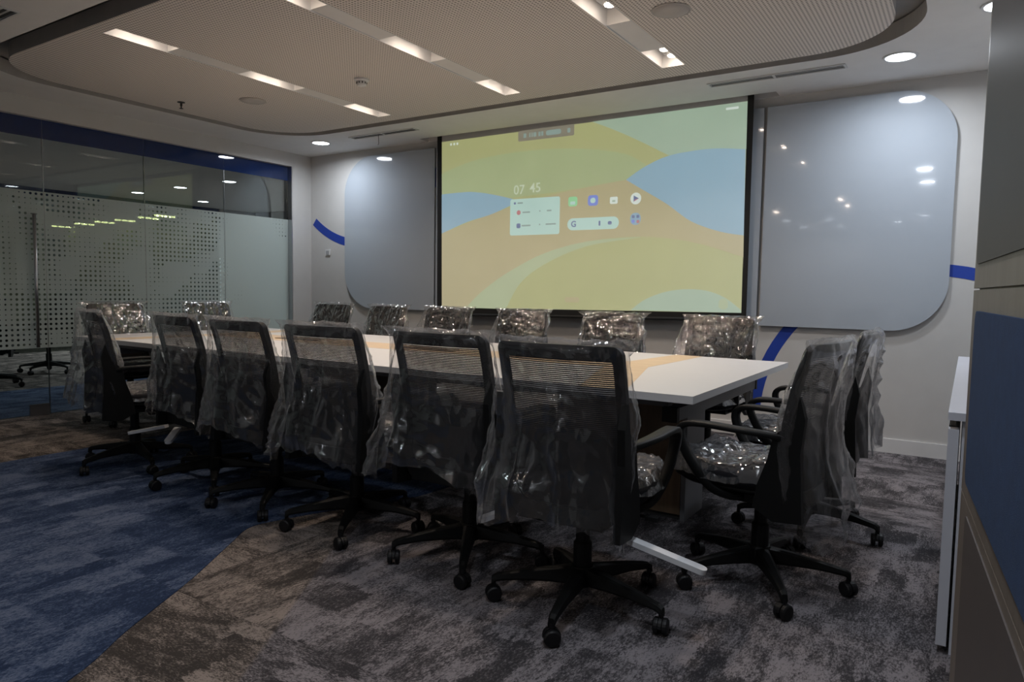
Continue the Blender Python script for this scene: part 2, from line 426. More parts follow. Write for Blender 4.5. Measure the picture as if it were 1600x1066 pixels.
M['wrap'] = plastic('seat_packing_film', .06, .16, .8, .10, 1.0, 14, .32)

def mesh_mat(name='chair_mesh', top=.66):
    m, t, N, L = nt(name); b = N['Principled BSDF']; out = N['Material Output']
    b.inputs['Base Color'].default_value = (.006, .006, .007, 1); b.inputs['Roughness'].default_value = .8; b.inputs['Specular IOR Level'].default_value = .15
    tc = N.new('ShaderNodeTexCoord'); sx = N.new('ShaderNodeSeparateXYZ'); L.new(tc.outputs['Object'], sx.inputs[0])
    s = N.new('ShaderNodeMath'); s.operation = 'MULTIPLY'; s.inputs[1].default_value = 1 / .0068; L.new(sx.outputs['Z'], s.inputs[0])
    f = N.new('ShaderNodeMath'); f.operation = 'FRACT'; L.new(s.outputs[0], f.inputs[0])
    g = N.new('ShaderNodeMath'); g.operation = 'GREATER_THAN'; L.new(f.outputs[0], g.inputs[0])
    mr = N.new('ShaderNodeMapRange'); mr.inputs['From Min'].default_value = .66; mr.inputs['From Max'].default_value = .74
    mr.inputs['To Min'].default_value = 1.01; mr.inputs['To Max'].default_value = top; L.new(sx.outputs['Z'], mr.inputs['Value']); L.new(mr.outputs[0], g.inputs[1])
    tr = N.new('ShaderNodeBsdfTransparent'); tr.inputs[0].default_value = (.62, .62, .62, 1); mx = N.new('ShaderNodeMixShader')
    L.new(g.outputs[0], mx.inputs[0]); L.new(b.outputs[0], mx.inputs[1]); L.new(tr.outputs[0], mx.inputs[2]); L.new(mx.outputs[0], out.inputs[0])
    return m
M['mesh'] = mesh_mat()
M['meshdense'] = mesh_mat('dense_chair_mesh', .90)
M['meshdense'].node_tree.nodes['Principled BSDF'].inputs['Base Color'].default_value = (.014, .012, .012, 1)

def light_img(name, col, s=1.0):
    """light thrown on the projection cloth"""
    m, t, N, L = nt(name); b = N['Principled BSDF']
    b.inputs['Base Color'].default_value = (.35, .35, .35, 1); b.inputs['Roughness'].default_value = .9
    tc = N.new('ShaderNodeTexCoord'); n = N.new('ShaderNodeTexNoise'); n.inputs['Scale'].default_value = 3; n.inputs['Detail'].default_value = 1
    L.new(tc.outputs['Object'], n.inputs['Vector'])
    r = N.new('ShaderNodeValToRGB')
    r.color_ramp.elements[0].color = (*[c * .94 for c in col], 1); r.color_ramp.elements[1].color = (*[c * 1.06 for c in col], 1)
    L.new(n.outputs['Fac'], r.inputs['Fac']); L.new(r.outputs['Color'], b.inputs['Emission Color'])
    b.inputs['Emission Strength'].default_value = s
    return m

# outlines of the projected picture, metres on the screen plane (x, z)
IMG = [
    ('olive',[(-4.601,2.651),(-1.543,2.667),(-1.527,1.004),(-4.582,0.968)]),
    ('green',[(-4.598,2.329),(-4.565,2.339),(-4.52,2.353),(-4.467,2.37),(-4.41,2.386),(-4.353,2.4),(-4.297,2.411),(-4.239,2.422),(-4.179,2.432),(-4.113,2.441),(-4.04,2.448),(-3.961,2.455),(-3.878,2.461),(-3.789,2.466),(-3.696,2.469),(-3.598,2.469),(-3.493,2.468),(-3.382,2.465),(-3.269,2.46),(-3.158,2.452),(-3.053,2.442),(-2.95,2.429),(-2.847,2.414),(-2.749,2.396),(-2.659,2.376),(-2.581,2.355),(-2.516,2.328),(-2.458,2.296),(-2.41,2.263),(-2.371,2.235),(-2.342,2.215),(-2.515,2.12),(-3.242,2.066),(-3.734,2.041),(-3.774,2.049),(-3.831,2.062),(-3.898,2.076),(-3.969,2.09),(-4.035,2.101),(-4.098,2.11),(-4.163,2.118),(-4.228,2.125),(-4.29,2.13),(-4.349,2.133),(-4.407,2.132),(-4.464,2.129),(-4.518,2.124),(-4.563,2.119),(-4.595,2.115)]),
    ('mint',[(-2.898,2.663),(-2.863,2.648),(-2.815,2.627),(-2.759,2.603),(-2.701,2.577),(-2.648,2.552),(-2.599,2.529),(-2.55,2.505),(-2.502,2.48),(-2.454,2.455),(-2.406,2.43),(-2.356,2.403),(-2.301,2.373),(-2.25,2.344),(-2.205,2.32),(-2.174,2.302),(-2.01,2.324),(-1.977,2.324),(-1.931,2.325),(-1.878,2.325),(-1.823,2.325),(-1.772,2.323),(-1.721,2.318),(-1.666,2.312),(-1.614,2.306),(-1.569,2.3),(-1.538,2.296),(-1.543,2.667),(-1.548,2.667)]),
    ('blue',[(-2.557,2.128),(-2.536,2.141),(-2.507,2.159),(-2.473,2.18),(-2.436,2.201),(-2.4,2.22),(-2.363,2.237),(-2.325,2.253),(-2.285,2.269),(-2.244,2.283),(-2.202,2.294),(-2.159,2.303),(-2.116,2.31),(-2.071,2.315),(-2.027,2.319),(-1.983,2.322),(-1.941,2.324),(-1.899,2.325),(-1.857,2.326),(-1.815,2.325),(-1.772,2.323),(-1.723,2.319),(-1.67,2.313),(-1.618,2.306),(-1.574,2.3),(-1.543,2.296),(-1.531,1.62),(-1.531,1.62),(-1.531,1.62),(-1.556,1.624),(-1.591,1.629),(-1.632,1.636),(-1.677,1.645),(-1.721,1.656),(-1.766,1.67),(-1.815,1.685),(-1.865,1.704),(-1.915,1.724),(-1.963,1.747),(-2.008,1.774),(-2.051,1.805),(-2.093,1.837),(-2.135,1.87),(-2.178,1.9),(-2.222,1.928),(-2.267,1.955),(-2.311,1.981),(-2.354,2.006),(-2.394,2.03),(-2.433,2.053),(-2.471,2.076),(-2.506,2.098),(-2.535,2.115),(-2.557,2.128)]),
    ('tan',[(-4.591,1.725),(-4.528,1.743),(-4.44,1.768),(-4.339,1.797),(-4.238,1.826),(-4.147,1.851),(-4.069,1.871),(-3.996,1.89),(-3.924,1.909),(-3.849,1.927),(-3.769,1.945),(-3.682,1.965),(-3.59,1.985),(-3.497,2.005),(-3.403,2.024),(-3.31,2.04),(-3.215,2.055),(-3.117,2.067),(-3.022,2.079),(-2.932,2.089),(-2.851,2.098),(-2.778,2.106),(-2.708,2.114),(-2.645,2.12),(-2.594,2.125),(-2.557,2.128),(-2.394,2.03),(-2.364,2.013),(-2.322,1.988),(-2.274,1.96),(-2.224,1.929),(-2.178,1.9),(-2.135,1.87),(-2.093,1.837),(-2.051,1.805),(-2.008,1.774),(-1.963,1.747),(-1.915,1.724),(-1.865,1.704),(-1.815,1.685),(-1.766,1.67),(-1.721,1.656),(-1.677,1.645),(-1.632,1.636),(-1.591,1.629),(-1.556,1.624),(-1.531,1.62),(-1.526,1.356),(-1.526,1.356),(-1.529,1.448),(-1.586,1.466),(-1.666,1.494),(-1.762,1.525),(-1.862,1.555),(-1.957,1.579),(-2.045,1.596),(-2.135,1.61),(-2.225,1.621),(-2.317,1.629),(-2.411,1.633),(-2.507,1.635),(-2.605,1.632),(-2.705,1.627),(-2.804,1.618),(-2.902,1.607),(-2.997,1.593),(-3.091,1.576),(-3.184,1.555),(-3.276,1.532),(-3.366,1.504),(-3.456,1.472),(-3.546,1.435),(-3.633,1.394),(-3.717,1.353),(-3.794,1.313),(-3.865,1.274),(-3.931,1.234),(-3.991,1.195),(-4.046,1.158),(-4.097,1.122),(-4.142,1.086),(-4.183,1.051),(-4.219,1.018),(-4.248,0.99),(-4.269,0.97),(-4.582,0.968),(-4.582,0.968)]),
    ('mint2',[(-4.269,0.97),(-4.248,0.99),(-4.219,1.018),(-4.183,1.051),(-4.142,1.086),(-4.097,1.122),(-4.046,1.158),(-3.991,1.195),(-3.931,1.234),(-3.865,1.274),(-3.794,1.313),(-3.717,1.353),(-3.633,1.394),(-3.546,1.435),(-3.456,1.472),(-3.366,1.504),(-3.276,1.532),(-3.184,1.555),(-3.091,1.576),(-2.997,1.593),(-2.902,1.607),(-2.796,1.617),(-2.681,1.624),(-2.57,1.628),(-2.476,1.631),(-2.411,1.633),(-2.411,1.628),(-2.477,1.621),(-2.573,1.611),(-2.685,1.599),(-2.799,1.584),(-2.901,1.567),(-2.987,1.545),(-3.07,1.521),(-3.148,1.494),(-3.223,1.464),(-3.296,1.432),(-3.366,1.399),(-3.433,1.363),(-3.497,1.325),(-3.556,1.284),(-3.609,1.24),(-3.657,1.187),(-3.699,1.125),(-3.736,1.063),(-3.766,1.009),(-3.788,0.971)]),
    ('blue',[(-4.595,2.122),(-4.544,2.123),(-4.471,2.126),(-4.388,2.128),(-4.304,2.128),(-4.23,2.126),(-4.164,2.119),(-4.1,2.11),(-4.039,2.1),(-3.979,2.088),(-3.92,2.076),(-3.859,2.062),(-3.794,2.046),(-3.734,2.03),(-3.682,2.015),(-3.646,2.006),(-3.646,2.006),(-3.687,1.991),(-3.746,1.969),(-3.816,1.944),(-3.888,1.92),(-3.955,1.899),(-4.017,1.883),(-4.078,1.87),(-4.14,1.858),(-4.202,1.845),(-4.265,1.83),(-4.334,1.81),(-4.409,1.786),(-4.482,1.761),(-4.546,1.74),(-4.591,1.725)]),
    ('mint',[(-2.48,0.997),(-2.462,1.012),(-2.437,1.032),(-2.406,1.056),(-2.372,1.08),(-2.335,1.1),(-2.295,1.118),(-2.251,1.136),(-2.204,1.152),(-2.156,1.165),(-2.108,1.175),(-2.059,1.182),(-2.008,1.186),(-1.957,1.188),(-1.907,1.187),(-1.862,1.184),(-1.82,1.178),(-1.781,1.169),(-1.744,1.158),(-1.709,1.145),(-1.675,1.129),(-1.641,1.11),(-1.606,1.086),(-1.574,1.061),(-1.547,1.04),(-1.528,1.025),(-1.527,1.009),(-1.527,1.004)])]

# ================================================================ the setting
H = 2.70
XL, XR, YB, YN = -6.68, 0.55, 5.856, -6.5      # left wall face, right wall face, back wall face, near end
GX = -6.75                                      # glass line

def S(o): o['kind'] = 'structure'; return o

S(link('floor', nb(-22, 1.0, -7, 10.2, -.12, 0), M['carpet']))
# blue carpet let into the grey: straight along the left, a wave on the right
wave = [(-1.55, -1.0), (-1.75, -.3), (-1.93, .4), (-2.144, .963), (-2.309, 1.23), (-2.517, 1.596), (-2.729, 1.919), (-2.842, 2.112),
        (-2.80, 2.3), (-2.70, 2.55), (-2.55, 2.85), (-2.5, 3.2)]
fine = []
for i in range(len(wave) - 1):
    p0 = Vector(wave[max(i - 1, 0)]); p1 = Vector(wave[i]); p2 = Vector(wave[i + 1]); p3 = Vector(wave[min(i + 2, len(wave) - 1)])
    for k in range(6):
        t = k / 6
        fine.append(tuple(.5 * (2 * p1 + (p2 - p0) * t + (2 * p0 - 5 * p1 + 4 * p2 - p3) * t * t + (3 * p1 - p0 - 3 * p2 + p3) * t ** 3)))
blue = [(-5.15, -1.0)] + fine + [(-2.5, 3.3), (-5.15, 3.3)]
bm = bmesh.new(); plate(bm, [blue], XY(.0), .003)
fl_blue = S(link('carpet_inlay', bm, M['carpetblue'])); fl_blue['label'] = 'mottled blue carpet area with a curved edge'
bm = bmesh.new(); plate(bm, [rect(-8.5, -6.80, -1, 5.0)], XY(.0), .003)
S(link('carpet_inlay', bm, M['carpetblue']))

# outer ceiling with the groove opening, the screen pocket and the recesses
GO = rr(-6.15, -.27, 2.12, 5.07, .62, 14)
PK = rect(-4.86, -1.32, 5.70, YB - .006)
bm = bmesh.new(); plate(bm, [rect(-22, 1.0, -7, 10.2), GO[::-1], PK[::-1]], XY(H), .10)
ce = S(link('ceiling', bm, [M['ceil'], M['groove']]))
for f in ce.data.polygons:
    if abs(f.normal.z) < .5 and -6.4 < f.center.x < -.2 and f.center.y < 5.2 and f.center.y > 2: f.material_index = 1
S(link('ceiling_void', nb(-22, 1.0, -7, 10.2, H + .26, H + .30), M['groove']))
bm = bmesh.new()
for a in ((-4.90, -1.28, 5.66, 5.70), (-4.90, -4.86, 5.70, YB), (-1.32, -1.28, 5.70, YB)): box(bm, *a, H + .10, H + .26)
S(link('screen_pocket', bm, M['wall']))
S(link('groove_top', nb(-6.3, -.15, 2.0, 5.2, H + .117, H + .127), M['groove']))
# suspended perforated panel with three light slots
SL = [(-4.57, -4.42, 2.37, 4.79), (-3.18, -3.03, 2.37, 4.76), (-1.86, -1.70, 2.37, 4.73)]
PO = rr(-6.02, -.42, 2.27, 4.955, .52, 14)
bm = bmesh.new(); plate(bm, [PO] + [rect(*s)[::-1] for s in SL], XY(H), .10)
pan = S(link('ceiling_panel', bm, [M['perf'], M['groove']]))
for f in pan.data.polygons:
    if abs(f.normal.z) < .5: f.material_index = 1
for s in SL:
    bm = nb(s[0] - .01, s[1] + .01, s[2] - .01, s[3] + .01, H + .10, H + .115)
    link('slot_top', bm, M['white'], pan)
    bm = bmesh.new()
    t = .004
    box(bm, s[0] - t, s[0] + .001, s[2], s[3], H - .001, H + .10); box(bm, s[1] - .001, s[1] + t, s[2], s[3], H - .001, H + .10)
    box(bm, s[0], s[1], s[2] - t, s[2] + .001, H - .001, H + .10); box(bm, s[0], s[1], s[3] - .001, s[3] + t, H - .001, H + .10)
    link('slot_lining', bm, M['white'], pan)
    for a_, b_ in ((2.79, 3.34), (3.84, 4.37)):
        link('slot_infill', nb(s[0], s[1], a_, b_, H + .006, H + .10), M['ceil'], pan)

S(link('wall_back', nb(-6.82, 1.0, YB, YB + .15, 0, H + .10), M['wall']))
S(link('wall_right', nb(XR, XR + .15, -6.5, YB, 0, H), M['wall']))
S(link('wall_near', nb(-22, 1.0, YN - .15, YN, 0, H), M['wall']))
wl = S(link('wall_left', nb(-6.82, XL, 5.575, YB, 0, H), M['wall']))
link('header', nb(-6.82, XL, YN, 5.575, 2.545, H), M['wall'], wl)
link('edge_trim', nb(-6.80, XL + .004, 5.563, 5.575, 0, 2.545), M['chrome'], wl)
S(link('wall_corridor', nb(-22, -6.82, 9.75, 9.9, 0, H), M['greyplastic']))
S(link('wall_far_left', nb(-22.15, -22, -7, 10.2, 0, H), M['wall']))
S(link('baseboard_back', nb(-6.68, .55, YB - .014, YB, 0, .105), M['white'], bev=.003))
S(link('baseboard_left', nb(XL, XL + .014, 5.58, YB - .014, 0, .105), M['white'], bev=.003))
S(link('baseboard_right', nb(XR - .014, XR, YN, YB - .014, 0, .105), M['white'], bev=.003))

# ---- glass front of the room (window_1) and its door (door_1)
w1 = S(empty('window_1', (0, 0, 0)))
w1['label'] = 'glass wall with a band of dotted frosted film and a blue header film'
YS = [-6.5, -4.4, -2.3, -.2, 1.9, 2.963, 3.852, 4.724, 5.565]
d1 = S(empty('door_1', (0, 0, 0))); d1['label'] = 'frosted glass door with a long vertical steel handle'
for i, (a, b) in enumerate(zip(YS, YS[1:])):
    par = d1 if i == 4 else w1
    link('glass_pane', nb(GX - .005, GX + .005, a + .003, b - .003, .004, 2.60), M['glass'], par)
    link('blue_band', nb(GX + .0055, GX + .0075, a + .001, b - .001, 2.385, 2.56), M['band'], par)
    bm = bmesh.new()
    vs = [bm.verts.new(v) for v in ((GX + .0065, a + .002, .59), (GX + .0065, b - .002, .59), (GX + .0065, b - .002, 1.935), (GX + .0065, a + .002, 1.935))]
    bm.faces.new(vs)
    link('frosted_film', bm, M['film'], par)
    if i: link('silicone_joint', nb(GX - .006, GX + .006, a - .003, a + .003, .004, 2.385), M['joint'], w1)
bm = bmesh.new(); cyl(bm, (GX + .06, 2.86, .60), (GX + .06, 2.86, 1.74), .014, n=14)
hd = link('door_handle', bm, M['chrome'], d1, smooth=True)
for z in (.80, 1.57):
    bm = bmesh.new(); cyl(bm, (GX + .005, 2.86, z), (GX + .06, 2.86, z), .010, n=10)
    link('standoff', bm, M['chrome'], hd, smooth=True)
link('patch_fitting', nb(GX - .012, GX + .012, 2.80, 2.955, .004, .10), M['chrome'], d1, bev=.002)

# ---- the glass front across the corridor (window_2)
w2 = S(empty('window_2', (0, 0, 0))); w2['label'] = 'second glass wall across the corridor, under a dark blue band'
for a, b in ((.2, 1.94), (1.94, 3.68), (3.68, 5.42), (5.42, 7.16), (7.16, 8.9)):
    link('glass_pane', nb(-12.905, -12.895, a + .004, b - .004, .004, 2.56), M['glass'], w2)
    link('blue_band', nb(-12.96, -12.89, a, b, 2.562, H - .001), M['band'], w2)
S(link('wall_across', nb(-12.96, -12.86, 8.905, 9.75, 0, H), M['wall']))

# ---- blue arcs painted on the back wall
def arc(cx, cz, r, wd, a0, a1, n=40):
    bm = bmesh.new(); out = []; inn = []
    for i in range(n + 1):
        a = math.radians(a0 + (a1 - a0) * i / n)
        out.append((cx + (r + wd / 2) * math.cos(a), cz + (r + wd / 2) * math.sin(a)))
        inn.append((cx + (r - wd / 2) * math.cos(a), cz + (r - wd / 2) * math.sin(a)))
    plate(bm, [out + inn[::-1]], XZ(YB - .002), .002)
    return bm
o = S(link('trim_1', arc(-5.85, 2.88, 1.22, .095, 231, 349), M['blue'])); o['label'] = 'royal blue arc painted on the back wall, left'
o = S(link('trim_2', arc(-.25, .18, 1.17, .085, 20, 178), M['blue'])); o['label'] = 'royal blue arc painted on the back wall, right'

# ================================================================ wall things
def board(name, x0, x1, z0, z1, r, label):
    bm = bmesh.new(); plate(bm, [rr(x0, x1, z0, z1, r, 16)], XZ(5.822), .008)
    t = empty(name, ((x0 + x1) / 2, 5.83, z0), 0, label, 'board', 'white glass boards on the back wall')
    o = link('glass_sheet', bm, M['board'], t); o.location = (-(x0 + x1) / 2, -5.83, -z0)
    for x in (x0 + .25, x1 - .25):
        for z in (z0 + .25, z1 - .25):
            bm = bmesh.new(); cyl(bm, (x, 5.830, z), (x, YB, z), .012, n=12)
            p = link('spacer', bm, M['chrome'], t); p.location = (-(x0 + x1) / 2, -5.83, -z0)
board('glass_board', -6.08, -4.755, .925, 2.62, (.42, 0, 0, .42), 'left white glass writing board with rounded outer corners, beside the screen')
board('glass_board', -4.735, -1.43, .915, 2.62, 0, 'middle white glass writing board, mostly hidden behind the projection screen')
board('glass_board', -1.405, -.125, .905, 2.62, (0, .36, .36, 0), 'right white glass writing board with rounded outer corners and lamp reflections')

bm = bmesh.new(); plate(bm, [rr(-6.425, -6.35, 1.53, 1.60, .008, 3)], XZ(YB - .012), .012)
sw = tag(link('wall_switch', bm, M['white'], bev=.001), 'small square switch plate under the left blue arc', 'switch')
link('rocker', nb(-6.41, -6.365, YB - .016, YB - .012, 1.54, 1.585), M['greyplastic'], sw)

# ---- projection screen: black-bordered cloth hanging a little crooked out of the ceiling pocket
ps = empty('projection_screen', (-3.07, 5.75, .9), 0, 'large pull-down projection screen with black borders showing a colourful home screen', 'screen')
def atps(o): o.location = (3.07, -5.75, -.9); return o
q = [(-4.66, 2.74), (-1.494, 2.74), (-1.488, .957), (-4.645, .900)]
qi = [(-4.601, 2.74), (-1.543, 2.74), (-1.530, 1.003), (-4.580, .966)]
bm = bmesh.new(); plate(bm, [q[::-1], qi], XZ(5.744), .003); atps(link('black_border', bm, M['frameblack'], ps))
bm = bmesh.new(); plate(bm, [qi[::-1]], XZ(5.7445), .002); atps(link('cloth', bm, mat('projection_cloth', (.5, .5, .5), .9, var=.02), ps))
bm = bmesh.new(); cyl(bm, (-4.68, 5.748, .892), (-1.47, 5.748, .949), .014, n=12); atps(link('bottom_bar', bm, M['frameblack'], ps, smooth=True))
bm = bmesh.new(); cyl(bm, (-4.80, 5.775, 2.86), (-1.36, 5.775, 2.86), .045, n=20); atps(link('roller', bm, M['white'], ps, smooth=True))
IC = {'olive': light_img('image_olive', (.27, .285, .115)), 'green': light_img('image_green', (.245, .30, .145)), 'mint': light_img('image_mint', (.23, .32, .235)),
      'mint2': light_img('image_pale_green', (.265, .32, .185)), 'blue': light_img('image_blue', (.155, .28, .36)), 'tan': light_img('image_tan', (.295, .262, .135)),
      'card': light_img('image_card', (.31, .47, .42)), 'white': light_img('image_white', (.48, .55, .50)), 'grey': light_img('image_grey', (.135, .125, .09)),
      'icogreen': light_img('image_icon_green', (.18, .46, .22)), 'icoblue': light_img('image_icon_blue', (.10, .16, .48)), 'ink': light_img('image_ink', (.06, .10, .22)),
      'red': light_img('image_red', (.35, .12, .13)), 'text': light_img('image_text', (.16, .24, .22)), 'clock': light_img('image_clock', (.37, .43, .32))}
for k, (c, pts) in enumerate(IMG):
    pp = []
    for a in pts:
        if not pp or (abs(a[0] - pp[-1][0]) + abs(a[1] - pp[-1][1])) > .004: pp.append(a)
    if abs(pp[0][0] - pp[-1][0]) + abs(pp[0][1] - pp[-1][1]) < .004: pp.pop()
    bm = bmesh.new(); plate(bm, [pp], XZ(5.7440 - .0004 * (k + 1)), .0004)
    atps(link('picture_area', bm, IC[c], ps))
LY = 5.7440 - .0004 * (len(IMG) + 1)
def ui(name, x, z, wd, ht, r, c, lay=0, par=None, sl=0.0):
    bm = bmesh.new(); y = LY - .0004 * lay
    l = [(a, b + sl * (a - x)) for a, b in rr(x - wd / 2, x + wd / 2, z - ht / 2, z + ht / 2, r, 6)]
    plate(bm, [l], XZ(y), .0004)
    o = link(name, bm, IC[c], par or ps)
    if not par: atps(o)
    return o
bar = ui('status_bar', -3.375, 2.612, .60, .10, .015, 'grey', sl=.0)
def tx(name, s, size, x, z, c, par, lay=3, bold=0.0):
    o = text(name, s, size, (x, LY - .0004 * lay, z), IC[c], par, bold=bold)
    if par is ps: atps(o)
    return o
for x_, w_ in ((-3.60, .03), (-3.545, .012), (-3.52, .012), (-3.49, .03), (-3.44, .022), (-3.41, .022), (-3.13, .03)): ui('bar_icon', x_, 2.612, w_, .04, .005, 'text', 2, bar)
ui('pill', -3.29, 2.612, .16, .045, .02, 'text', 2, bar)
tx('clock_digits', '07', .125, -3.655, 2.106, 'mint', ps, bold=.0005).active_material = IC['clock']
tx('clock_digits', '45', .125, -3.475, 2.115, 'mint', ps, bold=.0005).active_material = IC['clock']
card = ui('info_card', -3.48, 1.852, .545, .344, .02, 'card')
for x, z, c in ((-3.655, 1.895, 'red'), (-3.655, 1.77, 'ink')):
    ui('card_icon', x, z, .045, .045, .012 if c == 'ink' else .0224, c, 2, card)
ui('card_icon', -3.70, 1.985, .022, .022, .008, 'ink', 2, card)
for x, z, wd in ((-3.57, 1.895, .085), (-3.32, 1.90, .05), (-3.57, 1.77, .10), (-3.30, 1.775, .11), (-3.64, 1.985, .06), (-3.42, 1.90, .014), (-3.42, 1.775, .014)):
    ui('card_line', x, z, wd, .014, .005, 'text', 2, card)
sb_ = ui('search_bar', -2.869, 1.763, .512, .108, .053, 'card')
tx('lettering', 'G', .075, -3.06, 1.763, 'ink', sb_, bold=.002)
ui('microphone_icon', -2.80, 1.763, .018, .045, .009, 'ink', 2, sb_); ui('camera_icon', -2.70, 1.763, .038, .030, .012, 'ink', 2, sb_)
a = ui('app_icon', -3.074, 1.969, .093, .087, .022, 'icogreen'); ui('glyph', -3.074, 1.955, .05, .028, .004, 'card', 2, a)
a = ui('app_icon', -2.870, 1.968, .101, .094, .026, 'icoblue'); ui('glyph', -2.870, 1.968, .052, .046, .022, 'card', 2, a)
a = ui('app_icon', -2.667, 1.958, .074, .061, .012, 'white'); ui('glyph', -2.667, 1.952, .03, .016, .004, 'mint', 2, a)
a = ui('app_icon', -2.460, 1.962, .098, .100, .048, 'white')
bm = bmesh.new(); plate(bm, [[(-2.480, 1.935), (-2.430, 1.962), (-2.480, 1.989)]], XZ(LY - .0008), .0004); link('glyph', bm, IC['ink'], a)
bm = bmesh.new(); plate(bm, [[(-2.480, 1.935), (-2.430, 1.962), (-2.465, 1.955)]], XZ(LY - .0012), .0004); link('glyph', bm, IC['red'], a)
a = ui('app_icon', -2.458, 1.788, .098, .104, .045, 'blue')
for dx, dz, c in ((-.02, .02, 'ink'), (.022, .02, 'ink'), (-.02, -.02, 'icoblue'), (.024, -.024, 'red')): ui('glyph', -2.458 + dx, 1.788 + dz, .026, .026, .006, c, 2, a)
ui('ghost_icon', -3.061, 1.077, .15, .05, .02, 'tan'); ui('ghost_icon', -1.673, 1.07, .075, .085, .03, 'mint2')
for x_ in (-4.48, -4.44, -4.40): ui('ghost_icon', x_, 2.615, .02, .022, .004, 'white')
ui('ghost_icon', -1.66, 2.627, .10, .018, .006, 'white')

# ================================================================ ceiling things
def downlight(x, y, label, power=None, cat='downlight', group='round recessed downlights', sp=168, r=.085):
    t = empty('downlight', (x, y, H), 0, label, cat, group)
    bm = bmesh.new(); lathe(bm, [(r, .0), (r + .016, .0), (r + .018, -.006), (r + .004, -.007), (r, -.002)], n=28)
    bm2 = bmesh.new()
    rings = []
    for rad, z in ((r, -.0005), (r + .018, -.0005), (r + .016, -.008), (r + .002, -.008)):
        rings.append([(rad * math.cos(2 * PI * i / 28), rad * math.sin(2 * PI * i / 28), z) for i in range(28)])
    loft(bm2, rings + [rings[0]], closed_ends=False); bm.free()
    link('trim_ring', bm2, M['white'], t)
    bm = bmesh.new(); cyl(bm, (0, 0, -.0045), (0, 0, -.0005), r, n=28)
    link('lens', bm, M['lamp_cool'], t)
    if power is None: power = DOWN_W
    if power: area('downlight_beam', (0, 0, -.012), power, COOL, 2 * r, sp, t)
    return t
downlight(-5.925, 5.33, 'round downlight at the back left corner of the ceiling, before the left board')
downlight(-.455, 5.26, 'large bright round downlight at the back right, above the right board')
downlight(.07, 4.60, 'round downlight cut off by the panelled partition at top right')
downlight(-.53, 1.72, 'round downlight out of frame, mirrored higher in the right board')
downlight(-.55, .60, 'round downlight beside the viewer, mirrored lower in the right board')
BK = 'round downlights towards the near end of the room'
for x, y, l in ((-.80, -4.0, 'rightmost in the front row'), (-3.3, -4.0, 'leftmost in the front row'), (-2.47, -4.05, 'in the middle of the front row'),
                (-1.32, -5.1, 'rightmost in the back row'), (-3.26, -5.6, 'leftmost in the back row'), (-2.5, -5.75, 'in the middle of the back row')):
    downlight(x, y, 'small mirrored downlight in the right board, ' + l, 8.0, group=BK)
CK = ['round downlight in the corridor just past the glass wall, nearest', 'round downlight in the corridor, second beyond the glass', 'round downlight in the corridor, third beyond the glass',
      'round downlight deepest in the corridor behind the glass']
for k, (x, y) in enumerate(((-9.34, 6.63), (-10.62, 6.65), (-11.9, 6.68), (-12.0, 7.96))):
    downlight(x, y, CK[k], 34.0, group='corridor downlights behind the glass wall', r=.09)
for x, y, l in ((-11.5, .5, 'farthest'), (-10.4, .46, 'middle'), (-9.3, .36, 'nearest')):
    downlight(x, y, l + ' of three corridor downlights mirrored in the left board', 14.0, group='corridor downlights, left')
# trios of small yellowish lamps far back behind the glass
for k, (x, y) in enumerate(((-20.6, 9.46), (-19.1, 9.32), (-18.0, 9.26), (-17.0, 9.22), (-15.8, 9.11), (-15.0, 9.02))):
    t = empty('far_lamp', (x, y, H), 0, ('leftmost', 'second from left', 'third from left', 'fourth from left', 'fifth from left', 'rightmost')[k] + ' trio of tiny yellow lamps seen through the frosted glass', 'lamp', 'yellow lamp trios behind the glass')
    link('mount', nb(-.10, .10, -.24, .24, -.03, -.001), M['white'], t)
    for dy in (-.17, 0, .17):
        bm = bmesh.new(); cyl(bm, (0, dy, -.06), (0, dy, -.031), .065, n=14); link('lens', bm, M['lamp_far'], t)

NM = {0: 'left', 1: 'middle', 2: 'right'}
NP = {0: 'nearest', 1: 'centre', 2: 'rear'}
for i, s in enumerate(SL):
    cx = (s[0] + s[1]) / 2
    for j, y in enumerate((2.58, 3.60, 4.58)):
        t = empty('slot_lamp', (cx, y, H + .10), 0, 'twin-bulb lamp recessed in the %s ceiling slot, %s of its three' % (NM[i], NP[j]), 'lamp', 'twin lamps in the ceiling slots')
        link('housing', nb(-.06, .06, -.16, .16, -.02, -.0005), M['white'], t, bev=.003)
        for dy in (-.07, .07):
            bm = bmesh.new(); lathe(bm, [(.032, -.02), (.036, -.045), (.034, -.052), (.030, -.052)], n=18)
            b = link('bulb_ring', bm, M['white'], t, smooth=False); b.location = (0.02, dy, 0)
            bm = bmesh.new(); lathe(bm, [(.029, -.0525), (.029, -.058), (.020, -.062), (.005, -.064)], n=16)
            c = link('bulb', bm, M['lamp_warm'], b, smooth=True)
            area('bulb_beam', (0, 0, -.066), SPOT_W, WARM, .055, 118, b)
# second row of slot lamps behind the viewer (seen as reflections)
for x, y, l in ((-1.8, -.7, 'nearest'), (-1.82, -1.62, 'second'), (-3.09, -2.1, 'leftmost')):
    t = empty('slot_lamp', (x, y, H), 0, l + ' twin-bulb ceiling lamp behind the viewer, mirrored in the right board', 'lamp', 'twin lamps behind the viewer')
    link('housing', nb(-.06, .06, -.16, .16, -.02, -.0005), M['white'], t, bev=.003)
    for dy in (-.07, .07):
        bm = bmesh.new(); lathe(bm, [(.029, -.0205), (.029, -.030), (.020, -.034), (.005, -.036)], n=16)
        b = link('bulb', bm, M['lamp_warm'], t, smooth=True); b.location = (0, dy, 0)
        area('bulb_beam', (0, 0, -.04), SPOT_W * .6, WARM, .055, 150, b)

